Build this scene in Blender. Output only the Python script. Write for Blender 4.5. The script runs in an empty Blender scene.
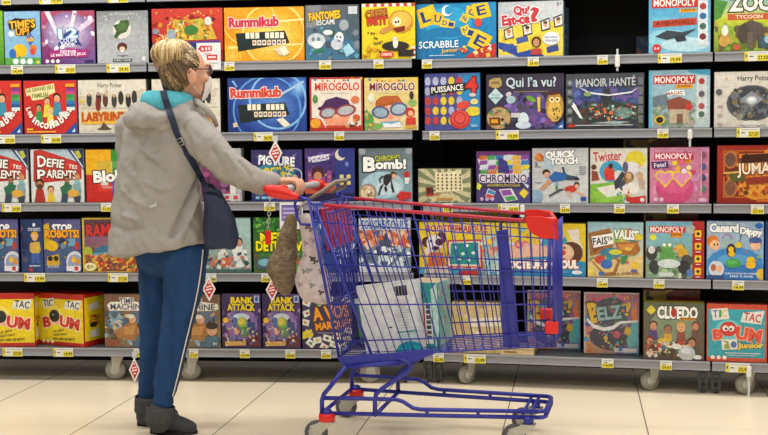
import bpy, bmesh, math, random
from mathutils import Vector, Matrix, noise
from mathutils.bvhtree import BVHTree

SC = bpy.context.scene
COL = SC.collection
PI = math.pi
H = 1.25                      # camera height
FPX = 1222.0                  # focal length in pixels of a 768 px wide frame
PITCH, ROLL = 0.0682, 0.010

# ---------------------------------------------------------------- camera
_r = Vector((1, 0, 0)); _u = Vector((0, math.sin(PITCH), math.cos(PITCH))); _f = Vector((0, math.cos(PITCH), -math.sin(PITCH)))
_c, _s = math.cos(ROLL), math.sin(ROLL)
CR = _r * _c - _u * _s
CU = _r * _s + _u * _c
CAM = Vector((0, 0, H))
cd = bpy.data.cameras.new('camera'); cam = bpy.data.objects.new('camera', cd); COL.objects.link(cam)
cd.sensor_width = 36; cd.lens = 36 * FPX / 768; cd.clip_start = 0.05
m = Matrix.Identity(4)
for i in range(3):
    m[i][0] = CR[i]; m[i][1] = CU[i]; m[i][2] = -_f[i]; m[i][3] = CAM[i]
cam.matrix_world = m
SC.camera = cam

def ray(px, py):
    d = CR * (px - 384) - CU * (py - 217.5) + _f * FPX
    return d / d.y
def W(px, py, Y): return CAM + ray(px, py) * Y
def floorpt(px, py, z=0.0):
    d = ray(px, py); return CAM + d * ((z - H) / d.z)
def onplane(px, py, p0, n):
    d = ray(px, py); return CAM + d * ((p0 - CAM).dot(n) / d.dot(n))

# ---------------------------------------------------------------- colours and materials
def lin(c):
    return c / 12.92 if c <= 0.04045 else ((c + 0.055) / 1.055) ** 2.4
def hexc(s):
    s = s.lstrip('#')
    if len(s) == 3: s = ''.join(ch * 2 for ch in s)
    return tuple(lin(int(s[i:i + 2], 16) / 255) for i in (0, 2, 4)) + (1.0,)

def mat(name, color, rough=0.5, metal=0.0, spec=0.5, noise_amt=0.0, noise_scale=8.0, bump=0.0, bump_scale=60.0, coat=0.0, stretch=None, alpha=1.0, trans=0.0):
    mt = bpy.data.materials.new(name); mt.use_nodes = True
    nt = mt.node_tree; b = nt.nodes['Principled BSDF']
    c = hexc(color) if isinstance(color, str) else color
    b.inputs['Base Color'].default_value = c
    b.inputs['Roughness'].default_value = rough; b.inputs['Metallic'].default_value = metal
    b.inputs['Specular IOR Level'].default_value = spec
    b.inputs['Coat Weight'].default_value = coat
    b.inputs['Alpha'].default_value = alpha
    b.inputs['Transmission Weight'].default_value = trans
    tc = nt.nodes.new('ShaderNodeTexCoord'); mp = nt.nodes.new('ShaderNodeMapping')
    nt.links.new(tc.outputs['Object'], mp.inputs['Vector'])
    if stretch: mp.inputs['Scale'].default_value = stretch
    if noise_amt:
        n = nt.nodes.new('ShaderNodeTexNoise'); n.inputs['Scale'].default_value = noise_scale; n.inputs['Detail'].default_value = 4
        nt.links.new(mp.outputs['Vector'], n.inputs['Vector'])
        rp = nt.nodes.new('ShaderNodeMapRange'); rp.inputs[1].default_value = 0.25; rp.inputs[2].default_value = 0.75
        rp.inputs[3].default_value = 1 - noise_amt; rp.inputs[4].default_value = 1 + noise_amt
        nt.links.new(n.outputs['Fac'], rp.inputs[0])
        mx = nt.nodes.new('ShaderNodeVectorMath'); mx.operation = 'SCALE'
        mx.inputs[0].default_value = c[:3]
        nt.links.new(rp.outputs[0], mx.inputs['Scale']); nt.links.new(mx.outputs[0], b.inputs['Base Color'])
    if bump:
        n2 = nt.nodes.new('ShaderNodeTexNoise'); n2.inputs['Scale'].default_value = bump_scale; n2.inputs['Detail'].default_value = 3
        nt.links.new(mp.outputs['Vector'], n2.inputs['Vector'])
        bp = nt.nodes.new('ShaderNodeBump'); bp.inputs['Strength'].default_value = bump; bp.inputs['Distance'].default_value = 0.004
        nt.links.new(n2.outputs['Fac'], bp.inputs['Height']); nt.links.new(bp.outputs[0], b.inputs['Normal'])
    return mt

def printed(name, rough, spec=0.5, coat=0.0, mottle=0.06, grain=0.0):
    """ink on card: colour comes from the mesh's own ink attribute, with a faint press mottle"""
    mt = bpy.data.materials.new(name); mt.use_nodes = True
    nt = mt.node_tree; b = nt.nodes['Principled BSDF']
    a = nt.nodes.new('ShaderNodeAttribute'); a.attribute_name = 'ink'
    n = nt.nodes.new('ShaderNodeTexNoise'); n.inputs['Scale'].default_value = 45; n.inputs['Detail'].default_value = 4
    tc = nt.nodes.new('ShaderNodeTexCoord'); nt.links.new(tc.outputs['Object'], n.inputs['Vector'])
    rp = nt.nodes.new('ShaderNodeMapRange'); rp.inputs[1].default_value = 0.3; rp.inputs[2].default_value = 0.7
    rp.inputs[3].default_value = 1 - mottle; rp.inputs[4].default_value = 1 + mottle
    nt.links.new(n.outputs['Fac'], rp.inputs[0])
    mx = nt.nodes.new('ShaderNodeVectorMath'); mx.operation = 'SCALE'
    nt.links.new(a.outputs['Color'], mx.inputs[0]); nt.links.new(rp.outputs[0], mx.inputs['Scale'])
    # fine printed detail: a second, finer and slightly coloured grain mixed over the ink
    n2 = nt.nodes.new('ShaderNodeTexNoise'); n2.inputs['Scale'].default_value = 120; n2.inputs['Detail'].default_value = 3
    nt.links.new(tc.outputs['Object'], n2.inputs['Vector'])
    mc = nt.nodes.new('ShaderNodeMix'); mc.data_type = 'RGBA'; mc.blend_type = 'OVERLAY'; mc.inputs[0].default_value = grain
    nt.links.new(mx.outputs[0], mc.inputs[6]); nt.links.new(n2.outputs['Color'], mc.inputs[7])
    nt.links.new(mc.outputs[2], b.inputs['Base Color'])
    b.inputs['Roughness'].default_value = rough; b.inputs['Specular IOR Level'].default_value = spec; b.inputs['Coat Weight'].default_value = coat
    return mt

M = {}
M['card'] = printed('printed_card', 0.33, 0.45, 0.15, 0.13, 0.5)
M['film'] = printed('film_wrapped_card', 0.16, 0.6, 0.6, 0.13, 0.5)
M['paper'] = printed('printed_paper', 0.7, 0.3, 0.0, 0.02)
M['cloth_print'] = printed('printed_cloth', 0.9, 0.2, 0.0, 0.12)

# ---------------------------------------------------------------- mesh builder
class MB:
    def __init__(s): s.v = []; s.f = []; s.c = []; s.sm = []
    def poly(s, pts, col=(1, 1, 1, 1), smooth=False):
        i = len(s.v); s.v += [tuple(p) for p in pts]; s.f.append(tuple(range(i, i + len(pts)))); s.c.append(col); s.sm.append(smooth)
    def mesh(s, vs, fs, col=(1, 1, 1, 1), smooth=False):
        i = len(s.v); s.v += [tuple(p) for p in vs]
        for f in fs: s.f.append(tuple(i + k for k in f)); s.c.append(col); s.sm.append(smooth)
    def box(s, lo, hi, col=(1, 1, 1, 1), M4=None, ch=0.0):
        (x0, y0, z0), (x1, y1, z1) = lo, hi
        if ch:
            bm = bmesh.new(); bmesh.ops.create_cube(bm, size=1)
            for v in bm.verts: v.co = Vector((x0 + (v.co.x + .5) * (x1 - x0), y0 + (v.co.y + .5) * (y1 - y0), z0 + (v.co.z + .5) * (z1 - z0)))
            bmesh.ops.bevel(bm, geom=bm.edges[:], offset=ch, segments=1, profile=0.5, affect='EDGES')
            bm.verts.index_update()
            vs = [v.co.copy() for v in bm.verts]; fs = [tuple(v.index for v in f.verts) for f in bm.faces]; bm.free()
        else:
            vs = [Vector(p) for p in ((x0, y0, z0), (x1, y0, z0), (x1, y1, z0), (x0, y1, z0), (x0, y0, z1), (x1, y0, z1), (x1, y1, z1), (x0, y1, z1))]
            fs = [(0, 3, 2, 1), (4, 5, 6, 7), (0, 1, 5, 4), (1, 2, 6, 5), (2, 3, 7, 6), (3, 0, 4, 7)]
        if M4: vs = [M4 @ v for v in vs]
        s.mesh(vs, fs, col)
    def loft(s, rings, col=(1, 1, 1, 1), smooth=True, close=False, cap=True):
        n = len(rings[0]); i = len(s.v)
        for r in rings: s.v += [tuple(p) for p in r]
        k = len(rings)
        for a in range(k if close else k - 1):
            b = (a + 1) % k
            for j in range(n):
                s.f.append((i + a * n + j, i + a * n + (j + 1) % n, i + b * n + (j + 1) % n, i + b * n + j)); s.c.append(col); s.sm.append(smooth)
        if cap and not close:
            s.f.append(tuple(i + j for j in reversed(range(n)))); s.c.append(col); s.sm.append(False)
            s.f.append(tuple(i + (k - 1) * n + j for j in range(n))); s.c.append(col); s.sm.append(False)
    def tube(s, pts, r, n=8, col=(1, 1, 1, 1), closed=False, flat=1.0, up=None):
        pts = [Vector(p) for p in pts]
        rs = r if isinstance(r, (list, tuple)) else [r] * len(pts)
        k = len(pts); rings = []
        prev = None
        for a in range(k):
            if closed: t = (pts[(a + 1) % k] - pts[a - 1])
            else: t = pts[min(a + 1, k - 1)] - pts[max(a - 1, 0)]
            t.normalize()
            if prev is None:
                x = t.cross(Vector(up) if up else (Vector((0, 0, 1)) if abs(t.z) < .9 else Vector((1, 0, 0)))); x.normalize()
            else:
                x = prev - t * prev.dot(t)
                if x.length < 1e-6: x = t.orthogonal()
                x.normalize()
            prev = x; y = t.cross(x)
            rings.append([pts[a] + (x * math.cos(2 * PI * j / n) + y * flat * math.sin(2 * PI * j / n)) * rs[a] for j in range(n)])
        s.loft(rings, col, n > 4, closed)
    def ball(s, c, r, nu=14, nv=9, col=(1, 1, 1, 1), R=None):
        c = Vector(c); r = Vector(r) if not isinstance(r, (int, float)) else Vector((r, r, r))
        rings = []
        for a in range(nv + 1):
            th = PI * (a + (0.02 if a == 0 else -0.02 if a == nv else 0)) / nv
            rings.append([Vector((r.x * math.sin(th) * math.cos(2 * PI * j / nu), r.y * math.sin(th) * math.sin(2 * PI * j / nu), -r.z * math.cos(th))) for j in range(nu)])
        if R: rings = [[R @ p for p in q] for q in rings]
        s.loft([[c + p for p in q] for q in rings], col)
    def lathe(s, prof, n=20, M4=None, col=(1, 1, 1, 1), smooth=True, cap=True):
        rings = [[Vector((r * math.cos(2 * PI * j / n), r * math.sin(2 * PI * j / n), z)) for j in range(n)] for r, z in prof]
        if M4: rings = [[M4 @ p for p in q] for q in rings]
        s.loft(rings, col, smooth, False, cap)
    def build(s, name, material, parent=None, off=None, loc=None, rotz=0.0, ink=False):
        me = bpy.data.meshes.new(name)
        vs = s.v
        if off is not None: vs = [(p[0] - off[0], p[1] - off[1], p[2] - off[2]) for p in vs]
        me.from_pydata(vs, [], s.f)
        me.polygons.foreach_set('use_smooth', s.sm)
        if ink:
            a = me.color_attributes.new('ink', 'FLOAT_COLOR', 'CORNER')
            buf = []
            for f, c in zip(s.f, s.c):
                if isinstance(c, list):
                    for q in c: buf += q
                else: buf += list(c) * len(f)
            a.data.foreach_set('color', buf)
        me.update()
        me.materials.append(M[material] if isinstance(material, str) else material)
        o = bpy.data.objects.new(name, me); COL.objects.link(o)
        if parent: o.parent = parent
        if loc is not None: o.location = loc
        if rotz: o.rotation_euler.z = rotz
        return o

def tag(o, label, cat, group=None, kind=None):
    o['label'] = label; o['category'] = cat
    if group: o['group'] = group
    if kind: o['kind'] = kind
    return o
def empty(name, loc, rotz=0.0):
    o = bpy.data.objects.new(name, None); COL.objects.link(o); o.location = loc; o.rotation_euler.z = rotz
    o.empty_display_size = 0.1
    return o
def structure(o): o['kind'] = 'structure'; return o

def remeshed(mb, voxel, smooth=4, fac=0.5):
    """closed overlapping shapes -> one continuous skin; returns (verts, faces)"""
    me = bpy.data.meshes.new('tmp'); me.from_pydata(mb.v, [], mb.f); me.update()
    bm = bmesh.new(); bm.from_mesh(me); bmesh.ops.recalc_face_normals(bm, faces=bm.faces[:]); bm.to_mesh(me); bm.free()
    o = bpy.data.objects.new('tmp', me); COL.objects.link(o)
    r = o.modifiers.new('r', 'REMESH'); r.mode = 'VOXEL'; r.voxel_size = voxel; r.adaptivity = 0
    if smooth:
        sm = o.modifiers.new('s', 'SMOOTH'); sm.factor = fac; sm.iterations = smooth
    dg = bpy.context.evaluated_depsgraph_get(); dg.update()
    e = o.evaluated_get(dg); me2 = e.to_mesh()
    vs = [v.co.copy() for v in me2.vertices]; fs = [tuple(p.vertices) for p in me2.polygons]
    e.to_mesh_clear(); bpy.data.objects.remove(o); bpy.data.meshes.remove(me)
    return vs, fs

# ---------------------------------------------------------------- lettering
_tx = {}
def text_shape(txt, bold):
    k = (txt, bold)
    if k in _tx: return _tx[k]
    cu = bpy.data.curves.new('t', 'FONT'); cu.body = txt; cu.resolution_u = 2; cu.offset = bold
    cu.align_x = 'LEFT'
    o = bpy.data.objects.new('t', cu); COL.objects.link(o)
    dg = bpy.context.evaluated_depsgraph_get()
    e = o.evaluated_get(dg); me = e.to_mesh()
    vs = [(v.co.x, v.co.y) for v in me.vertices]; fs = [tuple(p.vertices) for p in me.polygons]
    e.to_mesh_clear(); bpy.data.objects.remove(o); bpy.data.curves.remove(cu)
    _tx[k] = (vs, fs); return _tx[k]

# art primitives; u to the right, v downwards, both 0..1 over the printed face
def R(c, u0, v0, u1, v1): return ('p', c, [(u0, v0), (u1, v0), (u1, v1), (u0, v1)])
def P(c, *q): return ('p', c, [(q[i], q[i + 1]) for i in range(0, len(q), 2)])
def G(cs, u0, v0, u1, v1): return ('g', cs, [(u0, v0), (u1, v0), (u1, v1), (u0, v1)])   # corner inks tl tr br bl
def E(c, u, v, ru, rv=None, rot=0, n=18): return ('e', c, u, v, ru, rv, rot, n)
def O(c, u, v, ru, w=.2): return ('o', c, u, v, ru, w)
def T(c, s, u, v, w, h, rot=0, out=None, b=.02): return ('t', c, s, u, v, w, h, rot, out, b)
def S(seed, n, cols, u0, v0, u1, v1, a, b, el=True): return ('s', seed, n, cols, u0, v0, u1, v1, a, b, el)
def RAY(c, u, v, n, r=1.2): return ('r', c, u, v, n, r)
def GL(c0, c1, u, v, ru, rv, n=9):
    """printed glow: discs from an outer to an inner ink"""
    a = [int(c0[i:i + 2], 16) for i in (0, 2, 4)]; b = [int(c1[i:i + 2], 16) for i in (0, 2, 4)]
    return [E('%02x%02x%02x' % tuple(int(p + (q - p) * k / (n - 1)) for p, q in zip(a, b)), u, v, ru * (1 - .85 * k / (n - 1)), rv * (1 - .85 * k / (n - 1)), n=30) for k in range(n)]
def F(u, v, s, skin='e8b48c', hair='4a2a18', shirt='3a6ab0', arms=True):
    """small printed cartoon person: v is the chin"""
    out = [P(shirt, u - .9 * s, v + 2.6 * s, u - .55 * s, v, u + .55 * s, v, u + .9 * s, v + 2.6 * s), E(hair, u, v - .85 * s, .72 * s, .8 * s), E(skin, u, v - .6 * s, .56 * s, .68 * s)]
    out += [E('222', u - .2 * s, v - .65 * s, .08 * s, .1 * s, n=6), E('222', u + .2 * s, v - .65 * s, .08 * s, .1 * s, n=6), E('b03a30', u, v - .25 * s, .2 * s, .08 * s, n=8)]
    return out

def paint(mb, art, w, h, org, ex, ez, nrm, step=0.00008, z0=0.0003):
    """lay ink shapes on a face: org = top left corner, ex right, ez up, nrm outwards"""
    org = Vector(org); ex = Vector(ex); ez = Vector(ez); nrm = Vector(nrm); L = [0]
    def pt(x, y): return org + ex * x - ez * y + nrm * (z0 + L[0] * step)
    def clip(q): return [(min(max(x, 0), w), min(max(y, 0), h)) for x, y in q]
    flat = []
    def fl(q):
        for a in q:
            if isinstance(a, list): fl(a)
            else: flat.append(a)
    fl(art)
    for a in flat:
        k = a[0]
        if k == 'p':
            mb.poly([pt(*q) for q in clip([(u * w, v * h) for u, v in a[2]])][::-1], hexc(a[1]))
        elif k == 'g':
            mb.poly([pt(*q) for q in clip([(u * w, v * h) for u, v in a[2]])][::-1], [hexc(c) for c in a[1]][::-1])
        elif k in 'eo':
            if k == 'e': _, c, u, v, ru, rv, rot, n = a
            else: _, c, u, v, ru, wd = a; rv = None; rot = 0; n = 28
            rx = ru * w; ry = (rv * h) if rv else rx
            cr, sr = math.cos(math.radians(rot)), math.sin(math.radians(rot))
            def ell(f): return [(u * w + f * (rx * math.cos(t) * cr - ry * math.sin(t) * sr), v * h + f * (rx * math.cos(t) * sr + ry * math.sin(t) * cr)) for t in (2 * PI * j / n for j in range(n))]
            if k == 'e': mb.poly([pt(*q) for q in clip(ell(1))][::-1], hexc(c))
            else:
                A, B = clip(ell(1)), clip(ell(1 - wd))
                for j in range(n):
                    i2 = (j + 1) % n
                    mb.poly([pt(*q) for q in (A[j], A[i2], B[i2], B[j])][::-1], hexc(c))
        elif k == 't':
            _, c, s, u, v, tw, th, rot, out, b = a
            bv, _f2 = text_shape(s, 0.0)
            x0 = min(q[0] for q in bv); x1 = max(q[0] for q in bv); y0 = min(q[1] for q in bv); y1 = max(q[1] for q in bv)
            sx = tw * w / (x1 - x0); sy = th * h / (y1 - y0); cx = (x0 + x1) / 2; cy = (y0 + y1) / 2
            cr, sr = math.cos(math.radians(rot)), math.sin(math.radians(rot))
            for off, cc in ([(b + .06, out)] if out else []) + [(b, c)]:
                vs, fs = text_shape(s, off)
                q = [((x - cx) * sx, -(y - cy) * sy) for x, y in vs]
                q = clip([(u * w + x * cr - y * sr, v * h + x * sr + y * cr) for x, y in q])
                mb.mesh([pt(*p) for p in q], fs, hexc(cc)); L[0] += 1
        elif k == 's':
            _, seed, n, cols, u0, v0, u1, v1, s0, s1, el = a
            rn = random.Random(seed)
            for _i in range(n):
                cx = rn.uniform(u0, u1) * w; cy = rn.uniform(v0, v1) * h; r = rn.uniform(s0, s1) * w; c = hexc(rn.choice(cols)); an = rn.uniform(0, PI); asp = rn.uniform(.45, 1)
                m_ = 9 if el else 4
                q = clip([(cx + r * (math.cos(t) * math.cos(an) - asp * math.sin(t) * math.sin(an)), cy + r * (math.cos(t) * math.sin(an) + asp * math.sin(t) * math.cos(an))) for t in (2 * PI * j / m_ for j in range(m_))])
                mb.poly([pt(*p) for p in q][::-1], c); L[0] += .25
        elif k == 'r':
            _, c, u, v, n, r = a
            for j in range(n):
                t0 = 2 * PI * j / n; t1 = t0 + PI / n
                q = [(u * w, v * h)]
                for t in (t0, t1):
                    dx, dy = math.cos(t), math.sin(t); lim = 1e9
                    if dx > 1e-6: lim = min(lim, (1 - u) * w / dx)
                    if dx < -1e-6: lim = min(lim, -u * w / dx)
                    if dy > 1e-6: lim = min(lim, (1 - v) * h / dy)
                    if dy < -1e-6: lim = min(lim, -v * h / dy)
                    lim = min(lim, r * w); q.append((u * w + dx * lim, v * h + dy * lim))
                mb.poly([pt(*p) for p in q][::-1], hexc(c))
        L[0] += 1

# ---------------------------------------------------------------- more materials
M['rail'] = mat('rail_grey_plastic', '8f9096', 0.32, 0.0, 0.5, 0.03, 5)
M['shelf'] = mat('shelf_charcoal_paint', '4a4c50', 0.5, 0.2, 0.4, 0.06, 12)
M['black'] = mat('black_back_panel', '0d0d10', 0.6, 0.0, 0.3, 0.15, 20)
M['galv'] = mat('galvanised_steel', '8f9290', 0.42, 0.6, 0.5, 0.1, 30)
M['darksteel'] = mat('dull_slotted_steel', '4c4f50', 0.5, 0.5, 0.4, 0.1, 30)
M['tyre_grey'] = mat('grey_caster_rubber', '9a978c', 0.6, 0, 0.4, 0.06, 20)
M['hub'] = mat('pale_caster_hub', 'c4c2b8', 0.5, 0, 0.4, 0.05, 20)
M['clear'] = mat('clear_plastic_strip', 'dfe6ea', 0.15, 0, 0.5, alpha=0.55)

# ---------------------------------------------------------------- room
def floor_material():
    mt = bpy.data.materials.new('beige_floor_tile'); mt.use_nodes = True; nt = mt.node_tree; b = nt.nodes['Principled BSDF']
    N = nt.nodes.new; Lk = nt.links.new
    tc = N('ShaderNodeTexCoord'); mp = N('ShaderNodeMapping'); Lk(tc.outputs['Object'], mp.inputs['Vector'])
    mp.inputs['Rotation'].default_value = (0, 0, .1553); mp.inputs['Location'].default_value = (.2988, .184, 0)
    sp = N('ShaderNodeSeparateXYZ'); Lk(mp.outputs['Vector'], sp.inputs[0])
    def math_(op, a, v=None):
        n = N('ShaderNodeMath'); n.operation = op
        Lk(a, n.inputs[0])
        if v is not None: n.inputs[1].default_value = v
        return n.outputs[0]
    def joint(axis, width, strength):
        f = math_('FRACT', math_('ADD', math_('DIVIDE', sp.outputs[axis], TILE), 100.5))
        d = math_('ABSOLUTE', math_('SUBTRACT', f, .5))
        return math_('MULTIPLY', math_('LESS_THAN', d, width / TILE / 2), strength)
    mx_ = N('ShaderNodeMath'); mx_.operation = 'MAXIMUM'; Lk(joint('X', .0055, .85), mx_.inputs[0]); Lk(joint('Y', .004, .28), mx_.inputs[1])
    n = N('ShaderNodeTexNoise'); n.inputs['Scale'].default_value = 1.6; n.inputs['Detail'].default_value = 3
    Lk(tc.outputs['Object'], n.inputs['Vector'])
    cr = N('ShaderNodeMix'); cr.data_type = 'RGBA'; cr.inputs[6].default_value = hexc('ecdcc0'); cr.inputs[7].default_value = hexc('f2e4ca'); Lk(n.outputs['Fac'], cr.inputs[0])
    mc = N('ShaderNodeMix'); mc.data_type = 'RGBA'; mc.inputs[7].default_value = hexc('5a5046'); Lk(mx_.outputs[0], mc.inputs[0]); Lk(cr.outputs[2], mc.inputs[6])
    Lk(mc.outputs[2], b.inputs['Base Color'])
    b.inputs['Roughness'].default_value = .27; b.inputs['Specular IOR Level'].default_value = 0.45
    return mt
TILE = 0.60
M['floor'] = floor_material()
M['wall'] = mat('store_wall_paint', '8d8f92', 0.8, 0, 0.3, 0.04, 3)
M['ceiling'] = mat('ceiling_tile_white', 'cfd0cf', 0.85, 0, 0.3, 0.03, 4)

X0, X1, Y0, Y1, ZC = -5.0, 5.0, -2.6, 9.0, 3.3
def slab(name, lo, hi, mt): b = MB(); b.box(lo, hi); return structure(b.build(name, mt))
floor = slab('floor', (X0, Y0, -.1), (X1, Y1, 0), 'floor')
slab('ceiling', (X0, Y0, ZC), (X1, Y1, ZC + .1), 'ceiling')
slab('wall_back', (X0, Y1, -.1), (X1, Y1 + .1, ZC), 'wall')
slab('wall_front', (X0, Y0 - .1, -.1), (X1, Y0, ZC), 'wall')
slab('wall_left', (X0 - .1, Y0, -.1), (X0, Y1, ZC), 'wall')
slab('wall_right', (X1, Y0, -.1), (X1 + .1, Y1, ZC), 'wall')

# ---------------------------------------------------------------- gondola shelving
class Side: pass
def side(d, yaw, zs):
    s = Side(); s.p0 = Vector((0, d * H, 0)); s.yaw = yaw
    s.e = Vector((math.cos(yaw), math.sin(yaw), 0)); s.n = Vector((math.sin(yaw), -math.cos(yaw), 0)); s.zs = zs
    return s
LEFT = side(4.8249, -.0948, [1.918, 1.572, 1.222, .874, .5166, .1315])
RIGHT = side(4.8604, -.2405, [1.915, 1.569, 1.219, .864, .5075, .118])
RH = .044            # height of the price rail; its top edge is level with the shelf
def s_at(sd, px, py=217.5, back=0.0):
    p = onplane(px, py, sd.p0 - sd.n * back, sd.n)
    return (p - sd.p0).dot(sd.e), p.z

def rail_profile(z):   # (y, z) outline of the price rail, front is y = 0
    return [(0.012, z), (0.0, z + .002), (0.0, z + .007), (0.004, z + .009), (0.004, z + .034), (0.0, z + .036), (0.0, z + RH - .002), (0.003, z + RH), (0.012, z + RH)]

def caster_part(parent, x, y, ang, ground_z=0.0, rad=.052, top=.115, wide=.032):
    c = empty('caster', (x, y, 0), ang); c.parent = parent
    Mx = Matrix.Translation((0, 0, rad)) @ Matrix.Rotation(PI / 2, 4, 'X')
    w = MB(); w.lathe([(rad * .55, -wide / 2), (rad * .92, -wide / 2), (rad, -wide / 2 + .006), (rad, wide / 2 - .006), (rad * .92, wide / 2), (rad * .55, wide / 2)], 28, Mx)
    w.build('wheel', 'tyre_grey', c)
    h = MB(); h.lathe([(.010, -wide / 2 - .004), (rad * .56, -wide / 2 - .001), (rad * .56, wide / 2 + .001), (.010, wide / 2 + .004)], 20, Mx); h.build('hub', 'hub', c)
    k = MB()
    for sg in (-1, 1):
        yb = sg * (wide / 2 + .007)
        o1 = [(-.013, rad - .012), (.013, rad - .012), (.05, top), (-.02, top)]
        k.loft([[Vector((px_, yb - .0025, z)) for px_, z in o1], [Vector((px_, yb + .0025, z)) for px_, z in o1]], smooth=False)
    k.box((-.03, -wide / 2 - .012, top - .004), (.06, wide / 2 + .012, top))
    k.tube([(0, -wide / 2 - .014, rad), (0, wide / 2 + .014, rad)], .006, 8)
    k.build('fork', 'hub', c)
    return c

def bay(name, label, sd, pa, pb, casters, posts):
    sa = s_at(sd, pa)[0]; sb = s_at(sd, pb)[0]; Lx = sb - sa
    root = empty('shelving_unit', sd.p0 + sd.e * sa, sd.yaw)
    tag(root, label, 'shelf', 'bays of the game shelving')
    for i, z in enumerate(sd.zs):
        dep = .44
        b = MB(); zt = z + RH
        b.box((.003, .012, zt - .018), (Lx - .003, dep, zt)); b.box((.003, .05, zt - .03), (.02, dep, zt - .018)); b.box((Lx - .02, .05, zt - .03), (Lx - .003, dep, zt - .018))
        sh = b.build('shelf', 'shelf', root)
        r = MB(); pr = rail_profile(z)
        r.loft([[Vector((x, y, zz)) for y, zz in pr] for x in (0.0, Lx)], smooth=False); r.build('price_rail', 'rail', sh)
    b = MB(); b.box((-.012 if name != 'C' else -.1, .445, .03), (Lx + (.07 if name == 'B' else 0), .46, 2.12))
    for k in range(9): b.box((0, .443, .2 + k * .22), (Lx, .4455, .205 + k * .22))
    b.build('back_panel', 'black', root)
    for x in (0.0, Lx - .03):
        u = MB(); u.box((x, .40, .06), (x + .03, .444, 2.12)); u.build('upright', 'black', root)
    b = MB(); b.box((.02, .02, sd.zs[5] + .012), (Lx - .02, .44, sd.zs[5] + .024)); b.build('base_frame', 'galv', root)
    for x in posts:
        s0 = s_at(sd, x, 372, .06)[0] - sa; u = MB()
        zt = sd.zs[5] + .01
        for dx in (-.022, .01): u.box((s0 + dx, .055, .012), (s0 + dx + .012, .075, zt))
        for k in range(3): u.box((s0 - .012, .062, .02 + k * .035), (s0 + .012, .07, .034 + k * .035))
        u.tube([(s0, .065, 0), (s0, .065, .02)], .007, 8); u.build('slotted_foot', 'darksteel', root)
    for x, y, ang in casters:
        p = floorpt(x, y) - (sd.p0 + sd.e * sa)
        caster_part(root, p.dot(sd.e), max(-p.dot(sd.n), .06), ang, top=sd.zs[5] + .014)
    return root
bay('A', 'leftmost grey shelving bay, holding the two red quiz boxes', LEFT, -70, 149.5, [(116, 379.2, .15)], [])
bay('B', 'grey shelving bay behind the woman, holding the yellow tile rack box', LEFT, 151.5, 412.8, [(191, 379.9, .2), (370, 382.6, .1)], [405])
bay('C', 'wide grey shelving bay behind the front of the trolley', RIGHT, 423, 711.3, [(467, 383.5, 1.05), (650, 390, .75)], [428, 438, 703])
bay('D', 'rightmost grey shelving bay, cut off by the picture edge', RIGHT, 713.5, 880, [(745, 394, .7)], [716])

# ---------------------------------------------------------------- board game boxes
BOXES = []      # (row, xl, xr, short) for the price tags
ROWN = ['', 'top', 'second', 'third', 'fourth', 'bottom']
def B(short, label, sd, row, xl, xr, yt, bg, art, sides=None, back=.018, th=.075, film=False, yaw=0.0, zoff=0.0, top=None, xart=None, cat='board game'):
    """one box standing on shelf row, between image columns xl..xr with its top at yt"""
    zs = sd.zs[row] + RH + zoff
    sa, _ = s_at(sd, xl, yt + 20, back); sb, _ = s_at(sd, xr, yt + 20, back); zt = s_at(sd, (xl + xr) / 2, yt, back)[1]
    w = sb - sa; h = zt - zs
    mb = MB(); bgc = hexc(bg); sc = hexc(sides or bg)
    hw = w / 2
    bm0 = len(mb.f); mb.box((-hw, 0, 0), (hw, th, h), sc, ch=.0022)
    for i in range(bm0, len(mb.f)):
        ys = [mb.v[k][1] for k in mb.f[i]]; z_ = [mb.v[k][2] for k in mb.f[i]]
        if max(ys) < 1e-5: mb.c[i] = bgc
        if top and min(z_) > h - 1e-5: mb.c[i] = hexc(top)
    q = .0025
    paint(mb, art, w - 2 * q, h - 2 * q, (-hw + q, 0, h - q), (1, 0, 0), (0, 0, 1), (0, -1, 0))
    if xart:  # printed right hand side
        paint(mb, xart, th - 2 * q, h - 2 * q, (hw, q, h - q), (0, 1, 0), (0, 0, 1), (1, 0, 0))
    # the seam where the lid meets the base, seen on both sides
    for sx in (-1, 1):
        mb.poly([(sx * (hw + .0003), th - .012, .004), (sx * (hw + .0003), th - .0105, .004), (sx * (hw + .0003), th - .0105, h - .004), (sx * (hw + .0003), th - .012, h - .004)][::sx], tuple(x * .4 for x in sc[:3]) + (1,))
    c = sd.p0 - sd.n * back + sd.e * ((sa + sb) / 2) + Vector((0, 0, zs))
    o = mb.build('board_game_box', 'film' if film else 'card', None, None, c, sd.yaw + yaw, ink=True)
    tag(o, label, cat, 'board game boxes on the %s shelf' % ROWN[row])
    BOXES.append((row, xl, xr, short, sd))
    return o

def rack(u, v, w, h, a=0, base='1f2a2c'):   # a rack with number tiles
    o = [P(base, u, v + .1 * h, u + w, v, u + w + .06, v + .6 * h, u + .03, v + h)]
    for k in range(8):
        if k in (3,): continue
        o.append(P('efe6d0', u + w * (.2 + .1 * k), v + .08 * h, u + w * (.28 + .1 * k), v + .07 * h, u + w * (.285 + .1 * k), v + .36 * h, u + w * (.205 + .1 * k), v + .37 * h))
    for k in range(7):
        o.append(P('e4d8bc', u + w * (.34 + .1 * k), v + .45 * h, u + w * (.42 + .1 * k), v + .44 * h, u + w * (.425 + .1 * k), v + .7 * h, u + w * (.345 + .1 * k), v + .71 * h))
        o.append(R(['c03030', '2040a0', '202020'][k % 3], u + w * (.36 + .1 * k), v + .52 * h, u + w * (.4 + .1 * k), v + .62 * h))
    return o
def badge(*cols): return [E(c, .1 + .1 * i, .93, .035) for i, c in enumerate(cols)]
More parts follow.
